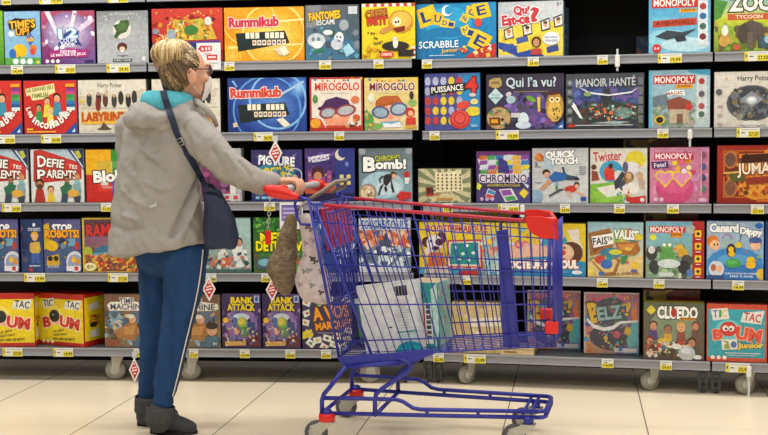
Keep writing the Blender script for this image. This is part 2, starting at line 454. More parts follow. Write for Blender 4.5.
def letters(spec):  # tilted yellow letter tiles
    o = []
    for ch, u, v, s, rot, col in spec:
        cr, sr = math.cos(math.radians(rot)), math.sin(math.radians(rot)); q = []
        for dx, dy in ((-1, -1), (1, -1), (1, 1), (-1, 1)): q += [u + s * (dx * cr - dy * sr), v + s * 1.42 * (dx * sr + dy * cr)]
        o += [P(col, *q), T('1c3c7c', ch, u, v, s * 1.0, s * 1.42 * 1.1, rot)]
    return o
def diamond(c, u, v, s, k=1.0): return P(c, u, v - s * k, u + s, v, u, v + s * k, u - s, v)

L_, R_ = LEFT, RIGHT
# ---- top shelf
B('the sliver of green box', 'green game box cut off by the left picture edge, on the top shelf', L_, 1, -45, 3, 11, '6ea22e', [G(('8cc43c', '7ab536', '4c8a28', '5c9a2c'), 0, 0, 1, 1)])
B('the pale blue cartoon box', 'pale blue game box with yellow cartoon lettering, second from the left', L_, 1, 4, 40.5, 11, '7fb2d8', [G(('8fb6d2', '86b4dc', '76b0de', '7fb4d4'), 0, 0, 1, 1),
  P('33240f', .1, .2, .3, .12, .86, .16, .9, .3, .62, .46, .36, .46, .3, .33, .14, .34), T('e8b53a', "TIME'S", .5, .24, .72, .15, -4, '33240f', .04), T('e8a82e', 'UP!', .5, .38, .36, .13, 0, '33240f', .04),
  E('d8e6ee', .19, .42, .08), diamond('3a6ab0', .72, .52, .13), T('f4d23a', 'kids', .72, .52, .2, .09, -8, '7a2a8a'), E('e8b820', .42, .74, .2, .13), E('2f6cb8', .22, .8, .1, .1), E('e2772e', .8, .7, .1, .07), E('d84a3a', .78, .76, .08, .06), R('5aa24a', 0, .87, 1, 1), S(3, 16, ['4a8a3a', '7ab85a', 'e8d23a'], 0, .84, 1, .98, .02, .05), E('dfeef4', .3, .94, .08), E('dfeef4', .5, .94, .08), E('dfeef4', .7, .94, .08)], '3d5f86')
B('the purple music quiz box', 'purple game box with white starburst and stage lights, on the top shelf', L_, 1, 41, 95, 10.5, '7a5a92', [G(('b0506a', 'a8485e', '6a5a9a', '6a2a72'), 0, 0, 1, 1), GL('8a70a0', 'e8e0f0', .5, .42, .46, .4), P('e8d8e4', .06, 0, .16, 0, .36, .5, .3, .5), P('e8dce8', .6, 0, .68, 0, .56, .45, .5, .45), P('d4c2dc', .95, .1, 1, .2, .6, .5, .56, .44), S(11, 22, ['e8e0f0', 'b8a8cc', '8a7ab0', 'c88aa0'], 0, .05, 1, .7, .02, .06),
  P('2d3f86', .3, .35, .42, .45, .5, .3, .6, .44, .72, .36, .68, .52, .76, .66, .5, .6, .3, .68, .34, .5), T('dff0fa', '12', .5, .42, .34, .17, -3, '5a92c4', .03), T('e8f2ff', 'COUPS', .5, .56, .32, .08, 0), T('e8f2ff', 'POUR', .5, .64, .26, .07, 0), P('a0307a', .12, .76, .5, .7, .9, .74, .86, .88, .5, .86, .16, .9), T('f6e8f2', 'DEVENIR', .5, .765, .3, .05), T('f8eef6', 'LE MAITRE DE JEUX', .5, .83, .66, .065, -2), E('f0e6f0', .1, .945, .035), E('f0e6f0', .2, .945, .035), E('f0e6f0', .3, .945, .035), R('3a2a62', .8, .93, .97, .975)], '2d2146')
B('the silver grey box with the green hat', 'silver grey game box with a green hat on a pale disc', L_, 1, 96.5, 148.5, 10.5, '9a9da2', [G(('7e8286', '868a8e', 'a6a9ae', 'b0b3b8'), 0, 0, 1, .45), G(('a9acb2', 'a2a6ac', 'a6a9ae', 'b6b9be'), 0, .45, 1, 1), S(5, 26, ['d8dade', '6a6e72', 'b8bcc0'], 0, .03, 1, .16, .008, .02), T('c8cacc', 'SECRET IDENTITY', .5, .06, .5, .04), E('d5d6cf', .49, .35, .18, .18), P('3f5a32', .32, .27, .44, .24, .46, .18, .62, .17, .64, .26, .58, .4, .46, .44, .38, .53, .33, .5, .38, .38), E('4d6b3c', .5, .3, .1, .09), E('5a2a26', .49, .69, .1, .085), E('e8c0a0', .49, .73, .055, .05), E('f4f4f4', .49, .77, .03, .02), T('5a5c60', 'imagine', .49, .86, .2, .04), R('3a4a3c', .3, .92, .68, .975), T('c8ccc8', 'FAMILY GAME', .49, .947, .33, .035), R('d8dadc', .88, .88, .94, .97)], '2a2c30')
B('the red map game box', 'red game box with a yellow treasure map, behind the woman\'s hair', L_, 1, 151.5, 223, 8, 'b8332e', [G(('c03a32', 'c8402e', 'b03028', 'a82c2a'), 0, 0, 1, 1), S(2, 20, ['d89a4a', 'e0b060', '9a2420'], .05, .04, .95, .16, .008, .02), S(72, 40, ['8a1f1c', 'd0502e', 'c8862e', '6a1a1a'], 0, .15, 1, .6, .015, .04), P('d0a83a', .22, .3, .32, .2, .52, .22, .7, .18, .84, .3, .92, .58, .2, .6), S(7, 130, ['c83a2e', 'e8c84a', '3f7a34', 'b08428', '88b048', 'd8d0a0'], .26, .24, .86, .56, .012, .04, False), E('3d7a38', .56, .4, .1, .09), E('d8d8d0', .8, .24, .05, .08), E('8aa0b0', .28, .5, .06, .12), E('7a8aa8', .05, .42, .04, .05), P('23356e', 0, .64, .96, .6, .96, 1, 0, 1), P('5a3a8a', .5, .62, .96, .6, .96, .74), S(8, 20, ['3a5a9a', '88689a', 'c8a040'], .05, .66, .6, .98, .02, .05)], '5a1a1a')
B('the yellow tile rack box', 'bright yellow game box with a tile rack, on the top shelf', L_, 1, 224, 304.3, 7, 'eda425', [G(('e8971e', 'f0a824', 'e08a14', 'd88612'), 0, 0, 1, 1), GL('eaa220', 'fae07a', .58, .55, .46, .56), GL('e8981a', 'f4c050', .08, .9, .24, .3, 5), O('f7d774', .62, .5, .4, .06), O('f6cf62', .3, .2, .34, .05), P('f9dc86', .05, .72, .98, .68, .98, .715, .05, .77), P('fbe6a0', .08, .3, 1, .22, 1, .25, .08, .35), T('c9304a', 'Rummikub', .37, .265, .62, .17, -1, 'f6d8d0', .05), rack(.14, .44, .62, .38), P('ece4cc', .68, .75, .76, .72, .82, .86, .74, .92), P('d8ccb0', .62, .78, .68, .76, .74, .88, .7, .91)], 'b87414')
B('the grey ghost escape box', 'grey blue game box with a white ghost and yellow lettering', L_, 1, 305, 359.5, 4.5, '5a6068', [G(('6a6c70', '50545c', '3a5a70', '3a7a92'), 0, 0, 1, 1), P('80848a', .05, 0, .3, 0, .2, .4, .02, .4), E('3f6f90', .5, .8, .5, .22), S(21, 26, ['2c4c68', '5fa0b4', '464c5c', '7a8088', '3a5a48'], 0, .35, 1, 1, .03, .09), T('f0c02e', 'FANTOMES', .36, .19, .58, .14, -5, '3a2a10', .05), T('eef0ee', 'ESCAPE', .38, .315, .34, .085, -3, '33363c'), E('c4ccd2', .2, .64, .17, .13), E('6a7a86', .14, .62, .03, .04), E('6a7a86', .24, .62, .03, .04), E('e8ecec', .22, .72, .1, .07), P('2a7a5a', .14, .82, .34, .78, .36, .84, .16, .88), E('f0f0ea', .42, .5, .09, .045), R('c4cad0', .8, .03, .97, .17), E('9aa4ac', .72, .37, .09, .1), E('dfe4e6', .62, .62, .09, .13, 15), E('c2ccd2', .58, .72, .11, .1, 15), E('222', .59, .58, .015, .02), E('222', .65, .59, .015, .02), E('402020', .62, .66, .03, .012), P('9fd0e0', .7, .8, .8, .7, .92, .86, .76, .95)], '22262c')
B('the yellow pancake game box', 'yellow game box with a smiling pancake pan, left of the blue letter tile box', L_, 1, 361.5, 415.5, 3, 'e8cc22', [G(('f0d42a', 'ecd028', 'e2c41c', 'e6c81e'), 0, 0, 1, 1)] + [R('c8443c' if (i % 2) else 'f0ece0', i / 14, 0, (i + 1) / 14, .055) for i in range(14)] + [R('c8443c' if (i % 2) else 'f0ece0', .93, .78 + i * .045, 1, .82 + i * .045) for i in range(5)] + [T('b8722a', 'CREPE', .27, .19, .4, .15, -6, '6a3410', .05), T('d03a2e', 'PARTY', .28, .31, .36, .13, -4, '7a1c14', .04), E('c89030', .73, .33, .24, .21), E('e8b84a', .74, .31, .19, .16), E('f2e6c4', .66, .33, .075, .085), E('222', .64, .34, .02, .025), E('222', .69, .33, .02, .025), P('7a2a18', .58, .45, .82, .4, .8, .5, .66, .53), E('c89048', .44, .48, .12, .05, -20), T('222', 'a qui', .17, .53, .14, .06, 10), T('222', 'le', .26, .62, .07, .05, 10), T('222', 'tour!', .3, .7, .18, .065, -10), E('2e2a28', .63, .77, .26, .09), E('e8e4d8', .63, .71, .05, .1), E('d8d4c8', .62, .64, .05, .04), E('c83a30', .46, .92, .14, .06), T('f6ecd8', 'CREPES', .46, .92, .2, .05), R('2a2824', .68, .84, .97, .96), S(4, 14, ['d8a020', 'b07818', '4a3a1a'], .02, .78, .4, .96, .015, .05)], '6a5a10')
B('the blue letter tile box', 'wide blue game box with scattered yellow letter tiles, on the top shelf', R_, 1, 416, 496.5, 2.8, '1d86bb', [G(('1c80b4', '1d8cc4', '1a78b0', '1a6ea6'), 0, 0, 1, 1), E('2b9ccc', .4, .35, .3, .3), E('1b78ae', .38, .52, .26, .1), letters([('L', .13, .22, .125, -18, 'e8c224'), ('U', .27, .27, .08, 10, 'e2b820'), ('D', .36, .35, .055, 8, 'e8c63a'), ('I', .44, .38, .045, 14, 'e8c63a'), ('N', .61, .28, .05, 30, 'e8c63a'), ('G', .7, .17, .075, 10, 'e8c224'), ('E', .82, .14, .105, -12, 'e8c224'), ('N', .62, .49, .055, -20, 'e8c63a'), ('I', .69, .55, .06, 18, 'e8c63a'), ('E', .8, .7, .12, 28, 'e8c224')]), E('e4eef6', .39, .13, .07, .1), E('2a92c8', .41, .12, .05, .08), E('d0483a', .78, .36, .045, .08), T('eaf4fb', 'SCRABBLE', .28, .74, .5, .125, -1, None, .015), T('f0c020', 'Junior', .42, .86, .21, .09, -3), R('c8dcec', .16, .935, .48, .948), P('b8342e', .62, .97, .8, .82, 1, .74, 1, 1, .62, 1), S(9, 10, ['e8c63a', 'd86a4a', 'f0d8a0'], .72, .84, .95, .97, .015, .04, False), T('f6f0e4', '2', .92, .8, .05, .08), S(14, 8, ['d8483a', 'e8c63a'], .55, .78, .66, .88, .01, .03)], '124a78')
B('the white portrait guessing box', 'white topped game box with rows of yellow flip portraits, on the top shelf', R_, 1, 498, 563.5, 1, 'c6ced4', [G(('b4bcc2', 'ccd0d4', 'c0c8ce', 'a8b4be'), 0, 0, 1, .6), P('e2cf4a', 0, .5, .35, .4, 1, .36, 1, 1, 0, .96), P('2d4a9c', 0, .72, .42, .84, .7, .98, .7, 1, .3, 1, 0, .84), [P(c, x, y, x + .18, y - .05, x + .2, y + .06, x + .02, y + .11) for x, y, c in ((.05, .62, 'd8b92a'), (.27, .66, '4a5a9a'), (.48, .66, 'd8b92a'), (.05, .8, '3a52a0'), (.28, .82, 'e0c43a'), (.72, .62, 'd8b92a'), (.74, .84, '3a4a8c'), (.5, .84, 'e0c43a'))],
  [[P('2a3240', x - .08, y, x + .06, y - .06, x + .08, y + .15, x - .06, y + .19), P('e6e2d8', x - .06, y + .02, x + .05, y - .03, x + .065, y + .13, x - .045, y + .165), E('d8a888', x, y + .07, .03, .05), E(hc, x, y + .03, .035, .03)] for x, y, hc in ((.16, .5, 'c87a3a'), (.45, .44, '3a2a20'), (.73, .36, '5a4a3a'), (.93, .3, '6a4a30'))], T('c23540', 'Qui', .36, .16, .24, .17, -4, 'f4ecec', .05), T('c23540', 'Est-ce', .27, .32, .42, .17, -4, 'f4ecec', .05), T('c23540', '?', .57, .24, .09, .24, 0, 'f4ecec', .05), E('e8ecf0', .82, .68, .13, .12), T('4a5a8a', 'NOUVEAU', .82, .66, .2, .04), T('4a5a8a', 'VISAGES', .82, .72, .2, .04), E('3a2618', .59, .74, .075, .1), E('c08a62', .59, .75, .05, .075), P('b8443a', .52, .86, .66, .86, .68, .97, .5, .97), T('5a6470', '6+', .94, .05, .07, .05)], '7a848c')
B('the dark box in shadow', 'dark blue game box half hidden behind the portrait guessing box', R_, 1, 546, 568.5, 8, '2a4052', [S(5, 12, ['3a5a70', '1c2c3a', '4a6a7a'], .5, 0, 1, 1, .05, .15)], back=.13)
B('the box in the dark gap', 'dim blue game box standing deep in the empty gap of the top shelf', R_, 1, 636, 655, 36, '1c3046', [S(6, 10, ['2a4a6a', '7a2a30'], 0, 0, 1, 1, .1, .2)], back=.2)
B('the sky blue property game box', 'sky blue game box with white clouds, tokens at right, on the top shelf', R_, 1, 648.5, 711, -8, '4aa0c8', [G(('3a9ac8', '3f9cc8', '8cc4d8', '7ab8d2'), 0, 0, 1, 1), E('8cc8dc', .3, .75, .35, .14), E('b4d8e4', .6, .86, .4, .12), E('6ab4d0', .25, .5, .25, .1), R('c3322c', .04, .08, .8, .25), T('f4f2ee', 'MONOPOLY', .42, .165, .68, .115), R('e0a020', .5, .27, .78, .33), T('7a2a14', 'JUNIOR', .64, .3, .24, .05), P('b8442e', .06, .46, .78, .42, .78, .54, .06, .57), T('6a2014', 'AVENTURES', .42, .5, .62, .06, -1), R('d4dae0', .8, .14, .96, .88), [E(c, .88, y, .055, .055) for c, y in (('a83a3a', .24), ('2f6c9c', .4), ('4a6a5a', .57), ('7a3038', .74))], P('3c444e', .1, .72, .3, .62, .55, .66, .78, .6, .6, .72, .3, .78), P('2c343e', .4, .72, .58, .7, .62, .8, .46, .82), E('c83a34', .13, .92, .075), T('f4eaea', '5-8', .13, .92, .08, .04)], '22566e')
B('the animal park box', 'lime green game box with zoo animals and big white letters, at the right picture edge', R_, 1, 714, 782, -12, '9ab84a', [G(('4a9ac0', '5aa6c8', 'b8c83a', 'c8cc3a'), 0, 0, 1, .5), G(('b8c83a', 'd0d034', '6a8a34', '7a9434'), 0, .45, 1, 1), P('4a8a3a', 0, .15, .2, .2, .1, .45, 0, .5), R('c0562e', .2, .4, .86, .5), T('f2efe8', 'ZOO', .56, .23, .64, .24, 0, '3a2a20', .04), T('f8e8d0', 'TYCOON', .52, .45, .4, .06), S(31, 80, ['5a7a2e', '8aa83a', 'b0a04a', '6a5a3a'], 0, .55, 1, 1, .03, .08), E('5a5048', .56, .68, .2, .16), E('4a423a', .44, .72, .09, .16), P('6a5c52', .5, .7, .58, .7, .56, .96, .5, .96), P('4c443c', .64, .76, .74, .74, .74, .96, .66, .96), E('c89a4a', .15, .82, .08, .1), E('e0e0d4', .16, .66, .05, .09), E('3a5a6a', .76, .86, .09, .1), E('d8d4c8', .9, .78, .07, .1), E('b85a3a', .34, .93, .06, .05), E('9ab8c4', .8, .82, .05, .06)], '4a5a24', top=None)

# ---- second shelf
inc = lambda: [G(('c8322c', 'd0382e', 'c4302a', 'bc2c28'), 0, 0, 1, 1), P('e4d8a0', .03, .15, .58, .05, .6, .22, .48, .27, .46, .33, .16, .37, .12, .27, .05, .29), T('6a7a1e', 'LE GRAND JEU', .31, .16, .5, .085, -8, None, .03), T('6a7a1e', 'FAMILIAL', .32, .27, .32, .075, -6, None, .03), F(.44, .45, .09, 'e0a880', '6a2a1c', 'd8d040'), F(.63, .4, .1, 'e4b088', '2c2420', '3f8aa8'), F(.28, .57, .085, 'c89068', '3a2a1c', '3f8a4a'), F(.5, .63, .085, 'ecc090', 'e0b030', 'e8d060'), P('d8e4ea', .66, .6, .8, .58, .82, .68, .68, .7), [R(c, .81, .14 + .06 * i, .97, .2 + .06 * i) for i, c in enumerate(('8a3a8a', 'c04a8a', '3a8a4a', '4aa05a', '3a7ab0', '2a5a98', 'd0d8dc'))], R('f0a030', .8, .06, .97, .12)] + [T('f4f0ea', ch, u, v, w, hh, r, None, .03) for ch, u, v, w, hh, r in (('L', .09, .53, .05, .09, 70), ('e', .105, .6, .05, .07, 60), ('s', .13, .66, .05, .07, 50), ('i', .19, .73, .025, .11, 35), ('n', .25, .79, .07, .09, 28), ('c', .33, .83, .07, .095, 16), ('o', .42, .855, .085, .1, 4), ('l', .5, .83, .025, .14, -6), ('l', .55, .81, .025, .14, -14), ('a', .62, .8, .075, .1, -22), ('b', .7, .73, .075, .14, -32), ('l', .765, .66, .025, .14, -42), ('e', .82, .63, .07, .09, -52), ('s', .87, .55, .065, .085, -62))] + [R('f0c040', .05, .9, .17, .93), R('f0b040', .05, .95, .6, .975), P('24509c', 1, .78, 1, 1, .76, 1), P('e8eef4', .96, .9, .97, .97, .9, .97)]
B('the red quiz box at the picture edge', 'red family quiz box cut off by the left picture edge', L_, 2, -31, 22, 80.5, 'c8322c', inc(), '5a1612')
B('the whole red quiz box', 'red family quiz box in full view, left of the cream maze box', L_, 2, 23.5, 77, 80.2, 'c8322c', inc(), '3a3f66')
def maze(): return [G(('d8d2c4', 'dcd6c8', 'd6cfc0', 'cfc8b8'), 0, 0, 1, 1), T('6a6458', 'Harry Potter', .47, .11, .36, .1, 0), R('b8ae98', .02, .52, .98, .545), P('c8bfa8', 0, .3, .3, .26, .34, .52, 0, .54), S(15, 12, ['c8c0ac', 'b8b09c'], .02, .2, .98, .5, .02, .05), [E(c, x, y, .04, .13) for c, x, y in (('3a3c40', .16, .37), ('3c2a26', .3, .35), ('7a3028', .29, .46), ('5a3a30', .4, .38), ('45423e', .53, .39), ('3a302a', .63, .34), ('2e2c2c', .74, .39), ('383634', .83, .33))], [E('c8a488', x, y, .02, .03) for x, y in ((.16, .27), (.3, .26), (.41, .28), (.53, .3), (.74, .3))], T('b8482a', 'LABYRINTHE', .46, .7, .82, .17, 0, 'e0b23a', .05), P('e0b040', .05, .78, .95, .76, .92, .82, .08, .83), P('5a4636', .3, .92, .34, .86, .37, .78, .41, .86, .46, .91), E('5a4636', .375, .92, .11, .018), E('d8b04a', .05, .4, .03, .04)]
B('the cream maze box', 'cream maze game box with small robed figures, left of the woman', L_, 2, 78, 146.5, 79.5, 'd8d2c4', maze(), '8a8478')
B('the cream maze box behind the woman', 'cream maze game box mostly hidden behind the woman\'s head', L_, 2, 151.5, 220.5, 78.5, 'd8d2c4', maze(), '2e2c2a')
B('the blue tile rack box', 'deep blue game box with a tile rack, on the second shelf', L_, 2, 227.3, 306.6, 77.4, '2c4aa0', [G(('2a3a86', '3458a8', '22408e', '1c3880'), 0, 0, 1, 1), GL('2c4c9e', '5a8ed2', .55, .5, .46, .52), GL('3a68b8', '9ccaf0', .9, .2, .13, .2, 5), O('86bcec', .64, .42, .37, .07), O('5f98d8', .5, .6, .44, .05), P('a8c8e8', .66, .3, .97, .06, .98, .09, .7, .32), P('7ab0dc', .08, .04, .13, .16, .11, .17, .05, .05), T('d8463a', 'Rummikub', .36, .27, .64, .17, -1, 'f0e0d8', .05), rack(.13, .46, .6, .38), P('e8e0cc', .62, .78, .7, .74, .8, .88, .72, .93), P('d8cdb4', .06, .84, .11, .82, .13, .9, .07, .92)], '1a1e30', xart=[R('1c2238', 0, 0, 1, 1)])
def miro(bg, hat, glass, lbl): return [bg, S(41, 26, ['d84a3a', 'e8c03a', '4a9a5a', '3a7ab0', 'e88a3a'], .02, .02, .98, .2, .01, .03), T(lbl, 'MIROGOLO', .52, .17, .84, .14, 0, 'f4ead8', .03), R('c8bfae', .2, .285, .8, .3)]
B('the red bordered sunglasses box', 'red bordered game box with a goggled cartoon face and purple hat', L_, 2, 309.5, 363, 77, 'e4d8cc', [R('c03028', 0, 0, 1, 1), R('e6dccf', .03, .03, .97, .95), miro(R('e6dccf', .03, .03, .97, .95), 0, 0, 'cf3a2e'), E('e89a78', .5, .74, .25, .2), P('4a2a5a', .18, .6, .3, .42, .5, .36, .72, .42, .82, .62, .5, .56), E('4a2a5a', .5, .58, .36, .07), E('8a3a44', .34, .66, .17, .11, -10), E('a8b0b8', .34, .66, .13, .08, -10), E('9a4650', .68, .62, .2, .11, -10), E('b4b8bc', .68, .62, .15, .08, -10), E('e8b08c', .5, .74, .07, .05), P('c8442e', .03, .75, .2, .78, .3, .95, .03, .95), E('e8a030', .1, .86, .1, .09), R('c04030', .3, .9, .97, .95), E('d87a4a', .86, .42, .08, .07), E('c85a3a', .88, .76, .07, .07), E('5a8a4a', .1, .4, .05, .08), S(44, 10, ['e8e4dc', '5a3a30', 'd89a5a'], .7, .78, .95, .92, .02, .05)], '3a1010')
B('the yellow sunglasses box', 'cream yellow game box with a red haired child in big blue goggles', L_, 2, 364, 418.5, 77.2, 'dfca7c', [G(('e4c86a', 'e0c460', 'dcd0a0', 'd8cc9c'), 0, 0, 1, 1), miro(G(('e4c86a', 'e0c460', 'e2d6a8', 'dcd2a4'), 0, 0, 1, 1), 0, 0, '7a2438'), E('a8562a', .44, .5, .24, .16), P('b8622e', .2, .55, .3, .36, .62, .34, .74, .5, .6, .46, .34, .5), E('e8b490', .48, .72, .2, .2), E('4a5a86', .3, .66, .17, .12, 8), E('92a8b8', .3, .66, .13, .09, 8), E('5a628c', .64, .6, .17, .13, -8), E('a4b8c4', .64, .6, .13, .09, -8), E('e89a80', .48, .74, .05, .05), P('6aaac4', .3, .84, .66, .82, .7, .9, .28, .92), P('e8ecec', .34, .86, .5, .88, .66, .84, .7, .94, .36, .95), E('c83a30', .85, .66, .09, .09), P('d03c2e', .78, .76, .95, .76, .96, .9, .76, .9), E('e8b08c', .86, .68, .05, .05), E('5a9a4a', .08, .8, .09, .13), E('7aaa5a', .2, .92, .14, .06), E('e0e0d0', .13, .38, .06, .09), E('3a3a3a', .88, .34, .04, .08), E('8ab060', .9, .48, .08, .06), S(45, 14, ['7aaa5a', 'e8c03a', 'c86a4a', '5a9a4a'], .02, .6, .16, .98, .02, .05), R('d0a030', .75, .92, .97, .97)], '2a2418')
def discs():
    o = []
    pat = ['ggyrg', 'rryyg', 'rgyyg', 'grygg', 'ryygg', 'rryyr']
    for r in range(5):
        for c in range(5):
            k = ['...yr', 'ggyry', 'rryyg', 'ryygg', 'rryyg'][r][c]
            o.append(E({'y': 'ddc33a', 'r': 'b8423e', 'g': 'a8accc', '.': 'b0b4d0'}[k], .05 + .145 * c, .13 + .175 * r, .055, .075))
    return o
B('the blue four in a row box', 'blue game box with a grid of red and yellow discs', R_, 2, 424.5, 480.3, 73, '5a62a8', [G(('6068a8', '4a78b8', '4450a0', '2f7ac0'), 0, 0, 1, 1), P('2f86c4', .62, .04, 1, 0, 1, 1, .5, 1, .62, .7), P('4a4e94', 0, 0, .6, 0, .64, 1, 0, 1)] + discs() + [P('23222a', .08, .22, .74, .16, .76, .3, .1, .38), T('f2f0ea', 'PUISSANCE', .41, .265, .58, .1, -5, None, .02), T('d83a2e', '4', .85, .2, .17, .24, 0, '7a1a14', .04), E('d8c8c0', .87, .38, .06, .035), E('e0d488', .9, .5, .07, .05), E('d84a3e', .7, .56, .12, .07, -15), E('d8c43a', .88, .67, .14, .085), E('c23a36', .64, .81, .19, .17), E('d8544a', .64, .79, .15, .13), O('b02c2c', .64, .79, .11, .2), R('7ab0d8', .84, .9, .96, .95)], '2a4a7a')
B('the dark owl box', 'dark purple game box with a big golden owl, on the second shelf', R_, 2, 486, 564.3, 73.5, '3a3448', [G(('3e3a4a', '3c3648', '2e2c54', '3a2c5a'), 0, 0, 1, 1), E('6a54a0', .52, .72, .3, .24), E('5a4890', .6, .6, .18, .3), S(51, 70, ['54487a', '8a6ac0', '7a4a8a', '2c2a3c', '6a5a8a', '4a4a58'], .25, .35, .85, .95, .02, .06), T('c4d4dc', 'Qui l\u2019a vu?', .58, .16, .64, .2, 0, '26303c', .02), R('8a7a4a', .36, .31, .8, .325), P('b09a5a', .04, .1, .1, .06, .18, .06, .2, .12, .2, .2, .16, .24, .08, .24, .03, .2), T('4a3a1a', 'memo', .12, .15, .1, .05), diamond('b8d4d8', .12, .39, .1, 1.5), T('4a6a74', 'le jeu', .12, .37, .09, .035), T('4a6a74', 'des indices', .12, .42, .12, .035), E('4a3a2a', .16, .79, .18, .23), E('b89a6a', .16, .79, .155, .2), S(52, 24, ['c84a34', '3a6a8a', 'e0c87a', '5a8a4a', '2a2a34'], .05, .65, .28, .95, .012, .03), R('6a3a1e', .04, .78, .18, .92), R('e0a02e', .06, .81, .15, .88), E('c8c4cc', .29, .36, .04, .04, -30), E('a8c0cc', .32, .46, .06, .07), E('d0e0e8', .48, .82, .07, .13), E('c4d4e4', .48, .92, .1, .07), E('6aa03a', .58, .45, .07, .045, 30), P('e0c050', .66, .42, .7, .42, .7, .68, .67, .68), E('b88a3a', .885, .6, .115, .27), E('d8b45a', .885, .68, .09, .19), E('efe0a0', .85, .47, .035, .05), E('efe0a0', .92, .47, .035, .05), E('222', .85, .47, .015, .022), E('222', .92, .47, .015, .022), P('5a2a24', .77, .37, .92, .31, .99, .36, .85, .39), S(53, 18, ['6a4a1a'], .82, .6, .95, .85, .008, .014), P('2a62b0', 1, .84, 1, 1, .86, 1), P('d8e4f0', .98, .92, .985, .97, .93, .97), R('c8c8cc', .32, .7, .44, .78)], '1c1a24')
B('the grey haunted manor box', 'slate grey game box with a haunted house and lightning, on the second shelf', R_, 2, 565.5, 644.5, 73, '43494e', [G(('4a5058', '4c525a', '32384a', '3a4044'), 0, 0, 1, 1), E('3a4a78', .5, .45, .4, .26), S(63, 40, ['4a5a9a', '5a6ab0', '3a4680', '6a5a9a'], .1, .2, .92, .55, .03, .08), S(61, 40, ['2c343a', '56605e', '3a5a58', '5a3a30', '4a4a3a'], .1, .5, .95, .98, .02, .06), P('343a3c', .44, .55, .48, .28, .56, .26, .6, .5, .8, .58, .9, .85, .3, .88, .26, .62), [R('c87a3a', .3 + .09 * i, .62 + .05 * (i % 2), .34 + .09 * i, .7 + .05 * (i % 2)) for i in range(6)], E('6a8a86', .74, .72, .12, .1), S(62, 90, ['8ab0aa', 'c88a4a', '3a6a66', 'a8c8c4', 'b04a3a'], .3, .56, .9, .84, .008, .02), T('b8bec4', 'MANOIR HANTÉ', .51, .14, .76, .18, -1, '2a2e34', .025), P('d8dce0', .12, .2, .3, .33, .55, .38, .85, .33, .95, .24, .84, .36, .55, .41, .3, .36), P('e8ecf4', .02, .42, .12, .55, .22, .82, .18, .8, .08, .6), E('8aa06a', .28, .37, .05, .04), [R('5a5e60', .01, .1 + .17 * i, .09, .23 + .17 * i) for i in range(5)], [R('6a6e70', .93, .08 + .17 * i, .99, .22 + .17 * i) for i in range(5)], [E('8a9294', .05, .16 + .17 * i, .025, .04) for i in range(5)], R('c4ccd0', .12, .93, .86, .945), R('b8342e', .03, .92, .12, .97), P('9ab0b4', .35, .9, .6, .86, .8, .88, .7, .92)], '1c2024')
B('the pale property game box', 'pale blue game box with park trees and a red title bar', R_, 2, 648.5, 710.5, 69.5, '9fb8c4', [G(('8ab4cc', '9ac0d0', 'b8c8c8', '9aacb0'), 0, 0, 1, 1), P('4a9cc4', .6, 0, 1, 0, 1, .1, .7, .06), P('5ab0d0', 0, 0, .05, 0, .04, 1, 0, 1), R('bc342c', .07, .09, .76, .24), T('f4f0ec', 'MONOPOLY', .415, .165, .64, .11), R('dc9a20', .44, .25, .72, .32), T('7a2a14', 'JUNIOR', .58, .285, .22, .05), P('f0eeea', .22, .42, .36, .34, .58, .35, .6, .44, .4, .43, .24, .48), T('8a3a34', 'MAGIC', .42, .4, .28, .055, -4), R('c8cfd2', .78, .1, .95, .84), [E(c, .865, y, .05, .055) for c, y in (('a83a40', .2), ('5a5a66', .42), ('b04a54', .63), ('4a6a5a', .77))], S(66, 60, ['7a8a74', '8aa08a', 'a8a09a', '6a8a6a'], .05, .5, .74, .98, .03, .07), P('6a7a8a', .06, .46, .3, .4, .32, .6, .06, .62), P('8a4a3a', .3, .52, .5, .46, .7, .55, .68, .7, .32, .7), R('b8a890', .34, .68, .66, .92), R('7a5a4a', .46, .76, .56, .92), E('c03a3a', .66, .64, .06, .06), E('d8b83a', .18, .86, .09, .08), E('2a2a2a', .18, .86, .06, .055)], '2e3c44')
B('the white orb box', 'white game box with a dark oval window, right end of the second shelf', R_, 2, 714, 790, 71, 'd4cfc8', [G(('d8d4cc', 'd6d2ca', 'cfc8c0', 'c8c2ba'), 0, 0, 1, 1), R('bfb8ae', 0, .26, 1, .27), T('4a4438', 'Harry Potter', .54, .13, .46, .12), E('c8a040', .16, .12, .015), E('5a5a5e', .5, .57, .34, .33), E('42464e', .5, .57, .31, .3), S(71, 90, ['6a7078', '3a4048', '7a6a4a', '54606e', '8a8a7a'], .24, .34, .76, .82, .015, .05), diamond('8a929a', .5, .5, .16, .9), E('c8d0d4', .5, .51, .07, .07), E('e4ecee', .5, .5, .035, .035), E('5a5a5e', .06, .36, .045), [R('a8a49c', .04, .6 + .16 * i, .11, .64 + .16 * i) for i in range(3)], E('d8d4cc', .5, .94, .12, .06), R('a8a298', .3, .96, .7, .975)], '6a6660')

